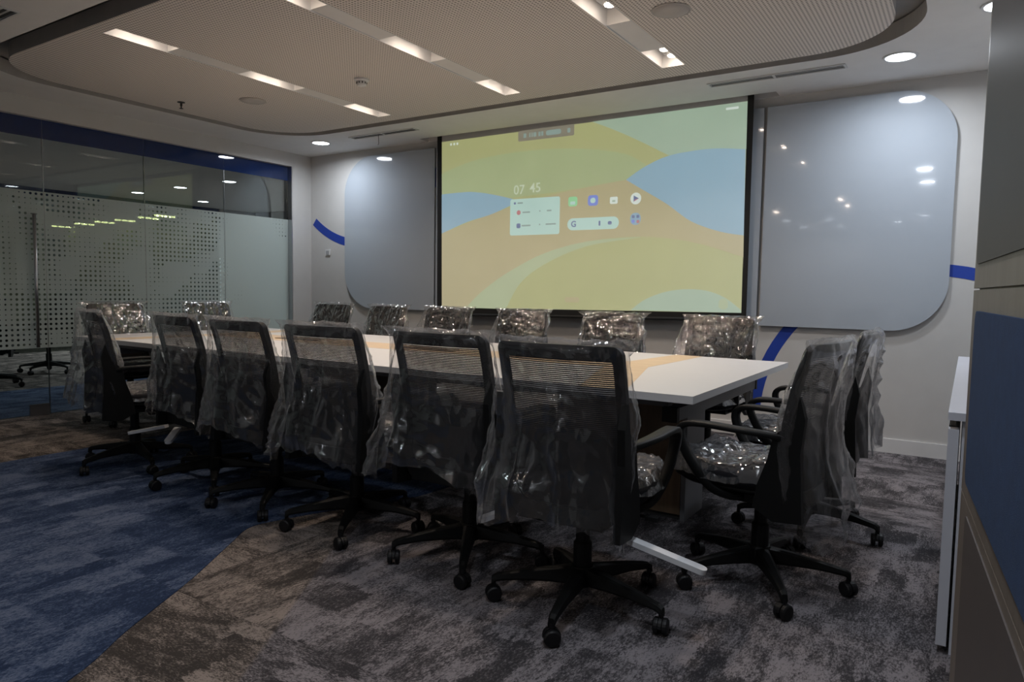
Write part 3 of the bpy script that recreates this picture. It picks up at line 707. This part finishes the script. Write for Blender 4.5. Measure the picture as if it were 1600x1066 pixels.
def slot_diffuser(x0, x1, y0, y1, label, n=2, wire=False):
    t = empty('air_diffuser', ((x0 + x1) / 2, (y0 + y1) / 2, H), 0, label, 'air vent', 'linear air vents in the ceiling')
    hx, hy = (x1 - x0) / 2, (y1 - y0) / 2
    bm = bmesh.new(); plate(bm, [rect(-hx, hx, -hy, hy), rect(-hx + .012, hx - .012, -hy + .012, hy - .012)[::-1]], XY(-.008), .007)
    link('frame', bm, M['white'], t)
    link('backing', nb(-hx + .012, hx - .012, -hy + .012, hy - .012, -.002, -.0005), M['grille'], t)
    for k in range(n):
        y = -hy + .012 + (2 * hy - .024) * (k + .5) / n
        for s in (-1, 1):
            link('slot', nb(min(s * .006, s * (hx - .02)), max(s * .006, s * (hx - .02)), y - .009, y + .009, -.0045, -.002), M['darkslot'] if x1 < -2 else M['slotgrey'], t)
    link('bridge', nb(-.008, .008, -hy + .012, hy - .012, -.007, -.002), M['white'], t)
    if wire:
        bm = bmesh.new()
        pts = [(-.06, 0, -.006), (-.058, 0, -.05), (-.06, .004, -.09), (-.07, .004, -.105)]
        for a, b in zip(pts, pts[1:]): cyl(bm, a, b, .0025, n=6)
        link('loose_wire', bm, M['frameblack'], t)
slot_diffuser(-5.45, -4.58, 5.27, 5.37, 'slim linear air vent with a loose wire, near the back left downlight', 2, True)
slot_diffuser(-1.71, -.775, 5.235, 5.335, 'linear air vent near the back right downlight', 2)
slot_diffuser(-5.55, -4.64, 1.78, 1.95, 'dark slatted air vent at the near left edge of the ceiling', 4)

t = empty('sprinkler', (-5.69, 3.585, H), 0, 'small dark sprinkler head hanging below the perforated ceiling', 'sprinkler')
bm = bmesh.new(); lathe(bm, [(.030, 0), (.032, -.004), (.012, -.008), (.010, -.012)], n=16); link('escutcheon', bm, M['darkslot'], t)
bm = bmesh.new(); lathe(bm, [(.008, -.008), (.010, -.03), (.006, -.034), (.004, -.05)], n=10); link('body', bm, M['darkslot'], t)
bm = bmesh.new(); lathe(bm, [(.004, -.050), (.017, -.052), (.017, -.055), (.004, -.056)], n=12); link('deflector', bm, M['darkslot'], t)
t = empty('smoke_detector', (-3.865, 3.872, H), 0, 'white round smoke detector on the perforated ceiling between the slots', 'smoke detector')
bm = bmesh.new(); lathe(bm, [(.055, 0), (.055, -.012), (.045, -.018), (.040, -.020)], n=24); link('base', bm, M['white'], t)
bm = bmesh.new(); lathe(bm, [(.038, -.018), (.036, -.040), (.028, -.050), (.010, -.052)], n=24); link('dome', bm, M['white'], t, smooth=False)
bm = bmesh.new()
for k in range(10):
    a = 2 * PI * k / 10; cyl(bm, (.037 * math.cos(a), .037 * math.sin(a), -.024), (.036 * math.cos(a), .036 * math.sin(a), -.038), .004, n=6)
link('vents', bm, M['darkslot'], t)
for x, y, l in ((-5.11, 3.862, 'flat round ceiling speaker left of the left light slot'), (-1.452, 3.80, 'flat round ceiling speaker right of the right light slot')):
    t = empty('ceiling_speaker', (x, y, H), 0, l, 'speaker', 'round ceiling speakers')
    bm = bmesh.new(); lathe(bm, [(.105, 0), (.108, -.004), (.100, -.007), (.096, -.004)], n=36); link('rim', bm, M['speaker'], t)
    bm = bmesh.new(); lathe(bm, [(.096, -.002), (.095, -.006), (.05, -.008), (.01, -.008)], n=36); link('grille', bm, M['speaker'], t, smooth=True)

# ================================================================ conference table
TX0, TX1, TY0, TY1 = -5.776, -.895, 2.71, 4.46
tb = empty('conference_table', ((TX0 + TX1) / 2, (TY0 + TY1) / 2, 0), 0, 'long white conference table with a pale wood inlay down its middle', 'table')
TC = Vector(((TX0 + TX1) / 2, (TY0 + TY1) / 2, 0))
def att(o): o.location = -TC; return o
att(link('tabletop', nb(TX0, TX1, TY0, TY1, .718, .75), M['table'], tb, bev=.0015))
ZT = .7501
bm = bmesh.new(); plate(bm, [rect(-5.10, -1.66, 3.50, 3.86)], XY(ZT), .0006); att(link('wood_inlay', bm, M['oak'], tb))
bm = bmesh.new(); plate(bm, [[(-1.66, 3.50), (-1.43, 3.30), (-1.40, 3.30), (-1.44, 4.46), (-1.60, 4.46), (-1.66, 3.86)]], XY(ZT), .0006)
bm.free()
bm = bmesh.new(); plate(bm, [[(-1.66, 3.50), (-1.40, 2.71), (-1.18, 2.71), (-1.45, 3.62), (-1.44, 3.80), (-1.42, 4.46), (-1.60, 4.46), (-1.66, 3.86)]], XY(ZT), .0006)
att(link('wood_inlay', bm, M['oak'], tb))
bm = bmesh.new(); plate(bm, [[(-5.10, 3.50), (-5.10, 3.86), (-5.18, 4.46), (-5.36, 4.46), (-5.32, 3.70), (-5.36, 2.71), (-5.18, 2.71)]], XY(ZT), .0006)
att(link('wood_inlay', bm, M['oak'], tb))
for x0 in (-4.55, -3.25, -2.35):
    att(link('cable_flap', nb(x0, x0 + .42, 3.62, 3.74, ZT + .0007, ZT + .006), M['walnut'], tb, bev=.001))
for x in (-1.54, -3.35, -5.12):
    o = att(link('pedestal', nb(x - .36, x + .36, 3.42, 3.70, .03, .66), M['walnut'], tb, bev=.002))
    att(link('pedestal_foot', nb(x - .36, x + .36, 3.44, 3.68, 0, .03), M['darkslot'], tb, bev=.002))
for y in (2.95, 4.20):
    att(link('apron_beam', nb(TX0 + .18, TX1 - .18, y - .025, y + .025, .662, .7175), M['understeel'], tb, bev=.002))
for x in (TX0 + .16, -3.34, TX1 - .16):
    att(link('cross_beam', nb(x - .03, x + .03, 2.92, 4.23, .605, .661), M['understeel'], tb, bev=.002))
for x in (TX0 + .16, TX1 - .16):
    for y in (2.905, 4.235):
        att(link('beam_cap', nb(x - .034, x + .034, y - .015, y + .015, .601, .665), M['black'], tb, bev=.002))
for x in (-5.50, -1.165):
    att(link('leg_panel', nb(x - .012, x + .012, 3.42, 3.70, 0, .66), M['understeel'], tb, bev=.002))
att(link('cable_tray', nb(-4.6, -2.1, 3.02, 3.14, .52, .53), M['white'], tb, bev=.002))

# ================================================================ chairs
def yb(z):
    K = ((.36, -.205), (.45, -.195), (.56, -.180), (.70, -.190), (.85, -.222), (1.0, -.268), (1.1, -.30))
    for (a, u), (b, v) in zip(K, K[1:]):
        if z <= b:
            t = (z - a) / (b - a); return u + (v - u) * t
    return K[-1][1]
def hw(z): return .205 + .026 * min(1, max(0, (z - .38) / .35))
def P(x, z, off=0.0): return Vector((x * hw(z) / .231, yb(z) + .55 * x * x + off, z))
Z0, Z1 = .37, .985

def rim_pts(ins_s, ins_t, ins_b, r, n=8):
    sub = []
    L_ = rr(-.231 + ins_s, .231 - ins_s, Z0 + ins_b, Z1 - ins_t, r, n)
    for i in range(len(L_)):     # even out long straight stretches
        a = Vector(L_[i]); b = Vector(L_[(i + 1) % len(L_)])
        k = max(1, int((b - a).length / .05)) if (b - a).length > .08 else 1
        k = {True: 8, False: 1}[(b - a).length > .15]
        for j in range(k): sub.append(tuple(a + (b - a) * j / k))
    return sub
ro, ri = rim_pts(0, 0, 0, (.07, .07, .032, .032)), rim_pts(.034, .048, .06, (.06, .06, .014, .014))
bm = bmesh.new()
rings = []
for a, b in zip(ro, ri):
    rings.append([P(a[0], a[1], -.014), P(a[0], a[1], .012), P(b[0], b[1], .008), P(b[0], b[1], -.010)])
loft(bm, rings + [rings[0]], closed_ends=False)
bmesh.ops.remove_doubles(bm, verts=bm.verts, dist=1e-5)
rim_o = link('backrest_frame', bm, M['black'], smooth=False); RIM = rim_o.data
bm = bmesh.new()
nx, nz = 10, 26
G = [[bm.verts.new(P(-.203 + .406 * i / nx, Z0 + .05 + (Z1 - Z0 - .09) * k / nz, 0)) for i in range(nx + 1)] for k in range(nz + 1)]
for k in range(nz):
    for i in range(nx): bm.faces.new((G[k][i], G[k][i + 1], G[k + 1][i + 1], G[k + 1][i]))
o = link('mesh_panel', bm, M['mesh'], smooth=True); MESHP = o.data; bpy.data.objects.remove(o)
MESHD = MESHP.copy(); MESHD.materials[0] = M['meshdense']
bpy.data.objects.remove(rim_o)

def proto(name, bm, m, **k):
    o = link(name, bm, m, **k); me = o.data; bpy.data.objects.remove(o); return me
PR = {'backrest_frame': RIM, 'mesh_panel': MESHP}
# side wings that carry the back and sweep forward to the armrests
for s, key in ((-1, 'wing_l'), (1, 'wing_r')):
    bm = bmesh.new()
    prof = [(-.235, .345), (-.13, .335), (-.055, .375), (-.07, .46), (-.105, .56), (-.12, .63), (-.14, .665), (-.185, .70), (-.215, .80), (-.235, .72), (-.222, .60), (-.228, .48)]
    plate(bm, [prof], lambda a, b, t, s=s: (s * (.212 + t + .02 * (b - .35)), a, b), .026)
    PR[key] = proto('side_wing', bm, M['black'], bev=.006)
# armrest: flat loop
def sweep(bm, pts, wh, n=4):
    P_ = [Vector(p) for p in pts]; rings = []
    for i, p in enumerate(P_):
        t = (P_[min(i + 1, len(P_) - 1)] - P_[max(i - 1, 0)]).normalized()
        lat = Vector((1, 0, 0)); nn = t.cross(lat).normalized(); lat = nn.cross(t).normalized()
        w_, h_ = wh[i]
        rings.append([p + lat * w_ * a + nn * h_ * b for a, b in ((-1, -.6), (-.8, -1), (.8, -1), (1, -.6), (1, .6), (.8, 1), (-.8, 1), (-1, .6))])
    loft(bm, rings)
def smooth_path(pts, n=4):
    out = []
    for i in range(len(pts) - 1):
        p0 = Vector(pts[max(i - 1, 0)]); p1 = Vector(pts[i]); p2 = Vector(pts[i + 1]); p3 = Vector(pts[min(i + 2, len(pts) - 1)])
        for k in range(n):
            t = k / n
            out.append(.5 * (2 * p1 + (p2 - p0) * t + (2 * p0 - 5 * p1 + 4 * p2 - p3) * t * t + (3 * p1 - p0 - 3 * p2 + p3) * t ** 3))
    out.append(Vector(pts[-1])); return out
for s, key in ((-1, 'arm_l'), (1, 'arm_r')):
    raw = [(.236, -.17, .64, .014, .014), (.262, -.11, .652, .018, .011), (.278, 0, .658, .026, .010), (.282, .12, .662, .028, .010), (.281, .20, .655, .026, .012),
           (.279, .232, .622, .022, .014), (.274, .215, .56, .019, .015), (.262, .165, .48, .018, .016), (.240, .11, .415, .018, .016), (.205, .05, .388, .018, .014), (.17, .02, .384, .018, .012)]
    P4 = []
    for i in range(len(raw) - 1):
        for k in range(4):
            t = k / 4; a, b = raw[i], raw[i + 1]
            P4.append([u + (v - u) * t for u, v in zip(a, b)])
    P4.append(list(raw[-1]))
    sp = smooth_path([r[:3] for r in raw], 4)
    bm = bmesh.new(); sweep(bm, [(s * p.x * .94, p.y, p.z) for p in sp], [(r[3], r[4]) for r in P4])
    PR[key] = proto('armrest', bm, M['black'], smooth=True)
# seat
def sup(cx, cy, ax, ay, n, z, e=3.2, front=1.0):
    out = []
    for i in range(n):
        t = 2 * PI * i / n; c, s_ = math.cos(t), math.sin(t)
        out.append((cx + ax * abs(c) ** (2 / e) * (1 if c >= 0 else -1), cy + ay * abs(s_) ** (2 / e) * (1 if s_ >= 0 else -1), z))
    return out
bm = bmesh.new()
loft(bm, [sup(0, .03, .20, .20, 36, .425), sup(0, .03, .235, .235, 36, .432), sup(0, .03, .245, .245, 36, .455), sup(0, .03, .243, .243, 36, .478), sup(0, .03, .225, .225, 36, .492), sup(0, .03, .15, .15, 36, .497), sup(0, .03, .05, .05, 36, .498)])
PR['seat'] = proto('seat', bm, M['blackfab'], smooth=True)
bm = bmesh.new(); loft(bm, [sup(0, .02, .15, .15, 28, .395), sup(0, .02, .215, .215, 28, .412), sup(0, .03, .228, .228, 28, .426)])
PR['seat_pan'] = proto('seat_pan', bm, M['black'], smooth=True)
bm = nb(-.16, .16, -.20, .10, .362, .394); PR['mechanism'] = proto('mechanism', bm, M['black'], bev=.01)
bm = bmesh.new(); cyl(bm, (.10, .02, .375), (.24, .03, .365), .006, n=8); box(bm, .23, .275, .015, .045, .358, .372); PR['lever'] = proto('lever', bm, M['black'])
bm = bmesh.new(); lathe(bm, [(.034, .15), (.034, .24), (.030, .245), (.026, .25), (.026, .335), (.024, .362)], n=18); PR['gas_lift'] = proto('gas_lift', bm, M['black'], smooth=False)
bm = bmesh.new(); lathe(bm, [(.040, .080), (.048, .085), (.048, .145), (.040, .155), (.03, .156)], n=20)
PR['hub'] = proto('base_hub', bm, M['black'])
bm = bmesh.new()
sec = [(.030, .030, .088, .148), (.12, .027, .092, .136), (.22, .021, .090, .120), (.30, .017, .082, .104), (.318, .016, .078, .100), (.335, .013, .062, .090)]
loft(bm, [[(x, -w_ * .8, z0), (x, w_ * .8, z0), (x, w_, z0 + .008), (x, w_ * .8, z1), (x, w_ * .4, z1 + .004), (x, -w_ * .4, z1 + .004), (x, -w_ * .8, z1), (x, -w_, z0 + .008)] for x, w_, z0, z1 in sec])
PR['spoke'] = proto('spoke', bm, M['black'])
bm = bmesh.new()
for s in (-1, 1):
    rings = [[(0 + r * math.cos(2 * PI * i / 20), s * y, .029 + r * math.sin(2 * PI * i / 20)) for i in range(20)] for r, y in ((.022, .006), (.0285, .008), (.029, .014), (.0285, .021), (.024, .025), (.010, .026))]
    loft(bm, rings)
cyl(bm, (0, -.007, .029), (0, .007, .029), .008, n=8)
hood = [(.031 * math.cos(a), .029 + .031 * math.sin(a)) for a in [PI * k / 10 for k in range(0, 11)]]
inn = [(.020 * math.cos(a), .029 + .020 * math.sin(a)) for a in [PI * k / 10 for k in range(10, -1, -1)]]
plate(bm, [hood + inn], lambda a, b, t: (a, -.0055 + t, b), .011)
cyl(bm, (0, 0, .055), (0, 0, .075), .009, n=10)
PR['caster'] = proto('caster', bm, M['caster'])

# wrinkled film over the seat
def seat_film(seed, puff=1.0):
    bm = bmesh.new(); n = 54; off = Vector((seed * 7.3, seed * 3.1, 0)); rows = []
    for k in range(n + 1):
        row = []
        for i in range(n + 1):
            u = -1 + 2 * i / n; v = -1 + 2 * k / n
            x = .252 * u * math.sqrt(1 - .28 * v * v); y = .03 + .252 * v * math.sqrt(1 - .28 * u * u)
            r = max(abs(u), abs(v))
            z = .503 + .010 * puff
            if r > .86: z -= (r - .86) / .14 * .065
            p = Vector((x, y, 0))
            a = noise.noise(p * 7 + off); b = 1 - abs(noise.noise(p * 16 + off * 2)); c = 1 - abs(noise.noise(Vector((p.x * 34, p.y * 26, seed))))
            hgt = (.022 * a + .020 * (b - .8) + .010 * (c - .75)) * puff
            z += max(-.008, hgt) if r < .86 else hgt * .5
            out = 1 + (.03 * noise.noise(p * 12 + off) if r > .9 else 0) + .02
            row.append(bm.verts.new((x * out, .03 + (y - .03) * out, z)))
        rows.append(row)
    for k in range(n):
        for i in range(n): bm.faces.new((rows[k][i], rows[k][i + 1], rows[k + 1][i + 1], rows[k + 1][i]))
    return proto('seat_film', bm, M['wrap'], smooth=True)
SF = [seat_film(1), seat_film(2, 1.3), seat_film(3), seat_film(4, 1.6)]

ORIENT = 1
def bag(seed, L0=.62, flare=.07, lean=0.0, depth=.085, crinkle=1.0, tail=0.0, m='bag', ears=.045, nu=108, nv=58):
    """clear bag pulled over the backrest: closed along the top, open and ragged at the hem"""
    bm = bmesh.new(); rows = []; rnd = random.Random(seed); off = Vector((seed * 11.7, seed * 5.3, seed * 2.9))
    zt = 1.005
    for k in range(nv + 1):
        v = k / nv; row = []
        for i in range(nu):
            th = 2 * PI * i / nu
            c, s_ = math.cos(th), math.sin(th)       # c: across, s>0: front (seat side)
            hem = L0 + .035 * noise.noise(Vector((c * 2.2, s_ * 2.2, seed))) + .02 * noise.noise(Vector((c * 7, s_ * 7, seed + 3)))
            hem += (.075 * abs(c) ** 3 - .045 * (1 - abs(c)) ** .7) if s_ < .2 else 0
            if s_ > 0: hem = min(hem, .40 + .05 * noise.noise(Vector((c * 3, 5, seed)))) * (s_ ** .35) + hem * (1 - s_ ** .35)
            hem += tail * max(0, math.cos(th - 1.5 * PI + .5)) ** 6
            z = zt - hem * v ** (1.0 if v > .1 else 1.0)
            zz = max(.37, z)
            grow = min(1, v * 1.3)
            a = hw(zz) + .014 + (flare * grow ** 1.2) * (1.0 if (c < 0) == (lean < 0) else .45) + (ears * max(0, 1 - v / .07) if abs(c) > .9 else 0)
            b = .024 + depth * grow ** .8 * (1.0 if s_ < 0 else .55)
            if v < .05: b = .004 + (b - .004) * (v / .05) ** .6
            e = 2.6
            x = a * abs(c) ** (2 / e) * (1 if c >= 0 else -1); yy = b * abs(s_) ** (2 / 2.0) * (1 if s_ >= 0 else -1)
            y = yb(zz) + .45 * min(.25, abs(x)) ** 2 + yy
            q = Vector((x, y, z))
            # long folds fall from the corners, finer creases ride on them
            fold = 1 - abs(noise.noise(Vector((x * 6.5, y * 6.5, z * 1.8)) + off)) * 2
            cre = 1 - abs(noise.noise(Vector((x * 13 + z * 7, y * 13, z * 8)) + off * 2)) * 2
            cr2 = 1 - abs(noise.noise(Vector((x * 42 - z * 14, y * 42, z * 24)) + off)) * 2
            amp = .25 + .9 * grow
            pl = max(0, 1 - abs(noise.noise(Vector((x * 7 + .5 * noise.noise(Vector((0, 0, z * 2.5 + seed))), yy * 3, z * .9)) + off * 3)) * 9)
            d = (.026 * (fold - .3) * amp + .030 * pl * pl * amp + crinkle * (.008 * (cre - .3) * amp + .0035 * (cr2 - .3)))
            nrm = Vector((c * .8, s_, 0)).normalized()
            if nrm.length: q += nrm * max(d, -.012 if v > .15 else -.003)
            q.x += lean * .10 * grow * v
            q.z += .006 * noise.noise(q * 15 + off) * (1 if v < .08 else .3)
            if v < .02: q.z += .006 * noise.noise(Vector((x * 30, 0, seed)))
            row.append(bm.verts.new(q))
        rows.append(row)
    for a, b in zip(rows, rows[1:]):
        for i in range(nu):
            j = (i + 1) % nu
            bm.faces.new((a[i], a[j], b[j], b[i]))
    for i in range(1, nu // 2):                        # weld the top seam
        pass
    me = proto('plastic_bag', bm, M[m], smooth=True)
    tot = sum((p.normal.x * p.center.x + p.normal.y * (p.center.y - yb(max(.37, p.center.z)))) * p.area for p in me.polygons)
    if tot * ORIENT < 0: me.flip_normals()
    return me
BG = {'n1': bag(1, .60, .10, -1.0, .12), 'n2': bag(2, .56, .06, -.3, .10), 'n3': bag(3, .60, .07, -.4, .11), 'n4': bag(4, .62, .07, -.5, .11),
      'n5': bag(5, .60, .08, -.7, .10), 'n6': bag(6, .64, .06, -.35, .10, tail=.03), 'r1': bag(7, .64, .03, .2, .075, tail=.17), 'r2': bag(8, .60, .03, .1, .06),
      'f1': bag(9, .50, .04, .2, .06, 1.7, m='bagtight'), 'f2': bag(10, .50, .04, -.2, .06, 1.9, m='bagtight'), 'f3': bag(11, .48, .05, .3, .06, 1.8, m='bagtight')}

def chair(x, y, face, base, label, bg, film=0, group=None, sleeve=None):
    """face: heading of the sitter in degrees from +Y; base: turn of the five-star base"""
    t = empty('office_chair', (x, y, 0), math.radians(face), label, 'chair', group)
    b = link('star_base', PR['hub'], M['black'], t); b.rotation_euler.z = math.radians(base - face)
    rnd = random.Random(int(abs(x * 977) + abs(y * 131)))
    for k in range(5):
        a = math.radians(72 * k)
        s = link('spoke', PR['spoke'], M['black'], b); s.rotation_euler.z = a
        c = link('caster', PR['caster'], M['caster'], b); c.location = (.328 * math.cos(a), .328 * math.sin(a), 0.001); c.rotation_euler.z = rnd.uniform(0, 2 * PI)
    link('gas_lift', PR['gas_lift'], M['black'], t); link('mechanism', PR['mechanism'], M['black'], t); link('lever', PR['lever'], M['black'], t)
    link('seat_pan', PR['seat_pan'], M['black'], t, loc=(0, .05, 0)); link('seat', PR['seat'], M['blackfab'], t, loc=(0, .055, 0))
    link('armrest', PR['arm_l'], M['black'], t); link('armrest', PR['arm_r'], M['black'], t)
    link('side_wing', PR['wing_l'], M['black'], t); link('side_wing', PR['wing_r'], M['black'], t)
    link('backrest_frame', PR['backrest_frame'], M['black'], t); link('mesh_panel', MESHD if bg and bg[0] == 'f' else PR['mesh_panel'], M['mesh'], t)
    if bg:
        o = link('plastic_bag', BG[bg], M['bag'], t); o['label'] = 'crumpled clear plastic bag over the backrest'
        o = link('seat_film', SF[film], M['wrap'], t, loc=(0, .062, 0)); o['label'] = 'wrinkled clear film over the seat'
    return t

NG, FG, LG, RG = 'chairs along the near side of the table', 'chairs along the far side of the table', 'chairs at the left end of the table', 'chairs at the right end of the table'
c6 = chair(-1.145, 2.275, 2, 64, 'bagged black mesh chair in the foreground, largest of the near row, white strip below', 'n6', 1, NG)
chair(-1.765, 2.42, 1, 13.5, 'bagged black mesh chair of the near row, just left of the foreground one', 'n5', 0, NG)
chair(-2.455, 2.43, 2, 15, 'bagged black mesh chair third from right in the near row, at the carpet edge', 'n4', 2, NG)
chair(-3.07, 2.45, -3, 21, 'bagged black mesh chair of the near row, fourth from the right, on blue carpet', 'n3', 0, NG)
chair(-3.685, 2.50, -6, 36, 'bagged black mesh chair of the near row, second from the left', 'n2', 2, NG)
chair(-4.44, 2.44, -14, 59, 'bagged black mesh chair at the left end of the near row, turned aside', 'n1', 0, NG)
fl = ['far-row chair nearest the white wall, under the left board', 'far-row chair second from the left, under the left board', 'far-row chair under the lower left corner of the screen',
      'far-row chair under the screen, left of its middle', 'far-row chair under the right half of the screen', 'far-row chair at the right end, near the blue arc']
for k, x in enumerate((-5.32, -4.60, -3.87, -3.10, -2.265, -1.46)):
    chair(x, 4.72, 180 + (2, -3, 1, -2, 3, -2)[k], 10 + 23 * k, 'bagged black mesh ' + fl[k], ('f1', 'f2', 'f3')[k % 3], k % 3, FG)
chair(-5.93, 3.23, -92, 20, 'bagged black mesh chair at the left table end, behind the turned chair', 'f2', 1, LG)
chair(-5.93, 4.12, -88, 50, 'bagged black mesh chair at the left table end, in front of the frosted glass', 'f3', 2, LG)
chair(-.655, 2.875, 82, 10.5, 'bagged black chair at the right table end, nearer one, armrest and wrapped seat showing', 'r1', 3, RG)
chair(-.62, 3.69, 90, -13, 'bagged black chair at the right table end, behind the nearer one', 'r2', 0, RG)
chair(-9.9, 4.35, 120, 12, 'dark office chair in the corridor beyond the glass, nearer the door handle', None, 0, 'chairs beyond the glass wall')
chair(-10.0 + 1.0, 3.35, 60, 40, 'dark office chair in the corridor beyond the glass, at the left picture edge', None, 0, 'chairs beyond the glass wall')

# white foam packing strips that stick out under some chairs
def strip(loc, rz, tilt, ln, label, wd=.042):
    bm = bmesh.new(); pts = rr(0, ln, -wd / 2, wd / 2, (0.004, wd / 2 - .001, wd / 2 - .001, .004), 6)
    plate(bm, [pts], XY(-.009), .018)
    o = tag(link('foam_strip', bm, M['foam'], bev=.002), label, 'packing strip', 'white foam packing strips under the chairs')
    o.location = loc; o.rotation_euler = (0, math.radians(tilt), math.radians(rz))
strip((-.93, 2.19, .318), 8, 14, .27, 'long white foam strip with rounded tip under the foreground chair')
strip((-1.41, 2.18, .335), 215, 20, .12, 'short white foam strip left of the foreground chair, below its bag')
strip((-4.05, 2.42, .30), 205, 12, .26, 'white foam strip under the leftmost near-row chairs, pointing left')
strip((-3.93, 2.42, .30), -55, 20, .16, 'white foam strip under the second near-row chair, pointing down')

# ================================================================ right side
cb = empty('low_cabinet', (.2, 3.9, 0), 0, 'low white storage cabinet against the right wall, behind the partition', 'cabinet')
def atc(o): o.location = (-.2, -3.9, 0); return o
atc(link('worktop', nb(-.036, .548, 2.61, 5.12, .77, .795), M['cab'], cb, bev=.001))
atc(link('body', nb(.004, .545, 2.635, 5.115, .0, .769), M['cab'], cb, bev=.001))
ys = [2.62 + i * .416 for i in range(7)]
for a, b in zip(ys, ys[1:]):
    d = atc(link('door', nb(-.034, -.004, a + .002, b - .002, .03, .74), M['cab'], cb, bev=.001))
    link('finger_pull', nb(-.033, -.005, a + .05, b - .05, .7405, .745), M['darkslot'], d)

# tall laminated partition beside the viewer, with blue and smoked inset panels
th = math.radians(4.99)
pt = empty('panelled_partition', (.19 * math.cos(th), .19 * math.sin(th), 0), th, 'tall taupe laminate partition at the right edge, with blue and smoked inset panels', 'partition')
# local x: away from the room, local y: along the face
Y1 = 2.075
link('core', nb(.012, .14, -2.2, Y1 - .006, 0, H - .002), M['walnut'], pt)
for z0, z1 in ((.002, .676), (.680, 1.177), (1.181, H - .004)):
    link('laminate_panel', nb(.0, .0118, -2.2, Y1, z0, z1), M['taupe'], pt, bev=.001)
link('end_strip', nb(.012, .14, Y1 - .006, Y1, .002, H - .004), M['taupe'], pt)
def YZ(x): return lambda a, b, t: (x + t, a, b)
bm = bmesh.new(); plate(bm, [rr(-1.2, 1.955, .725, 1.128, .03, 5)], YZ(-.006), .006); link('blue_panel', bm, M['bluefab'], pt, bev=.001)
bm = bmesh.new(); plate(bm, [rr(-1.2, 2.015, 1.238, 2.45, .025, 5)], YZ(-.004), .004); link('smoked_panel', bm, M['darkboard'], pt, bev=.0005)
bm = bmesh.new(); plate(bm, [rr(-1.2, 1.93, .10, .652, .02, 5)], YZ(-.003), .003); link('lower_panel', bm, M['lowpanel'], pt, bev=.0005)
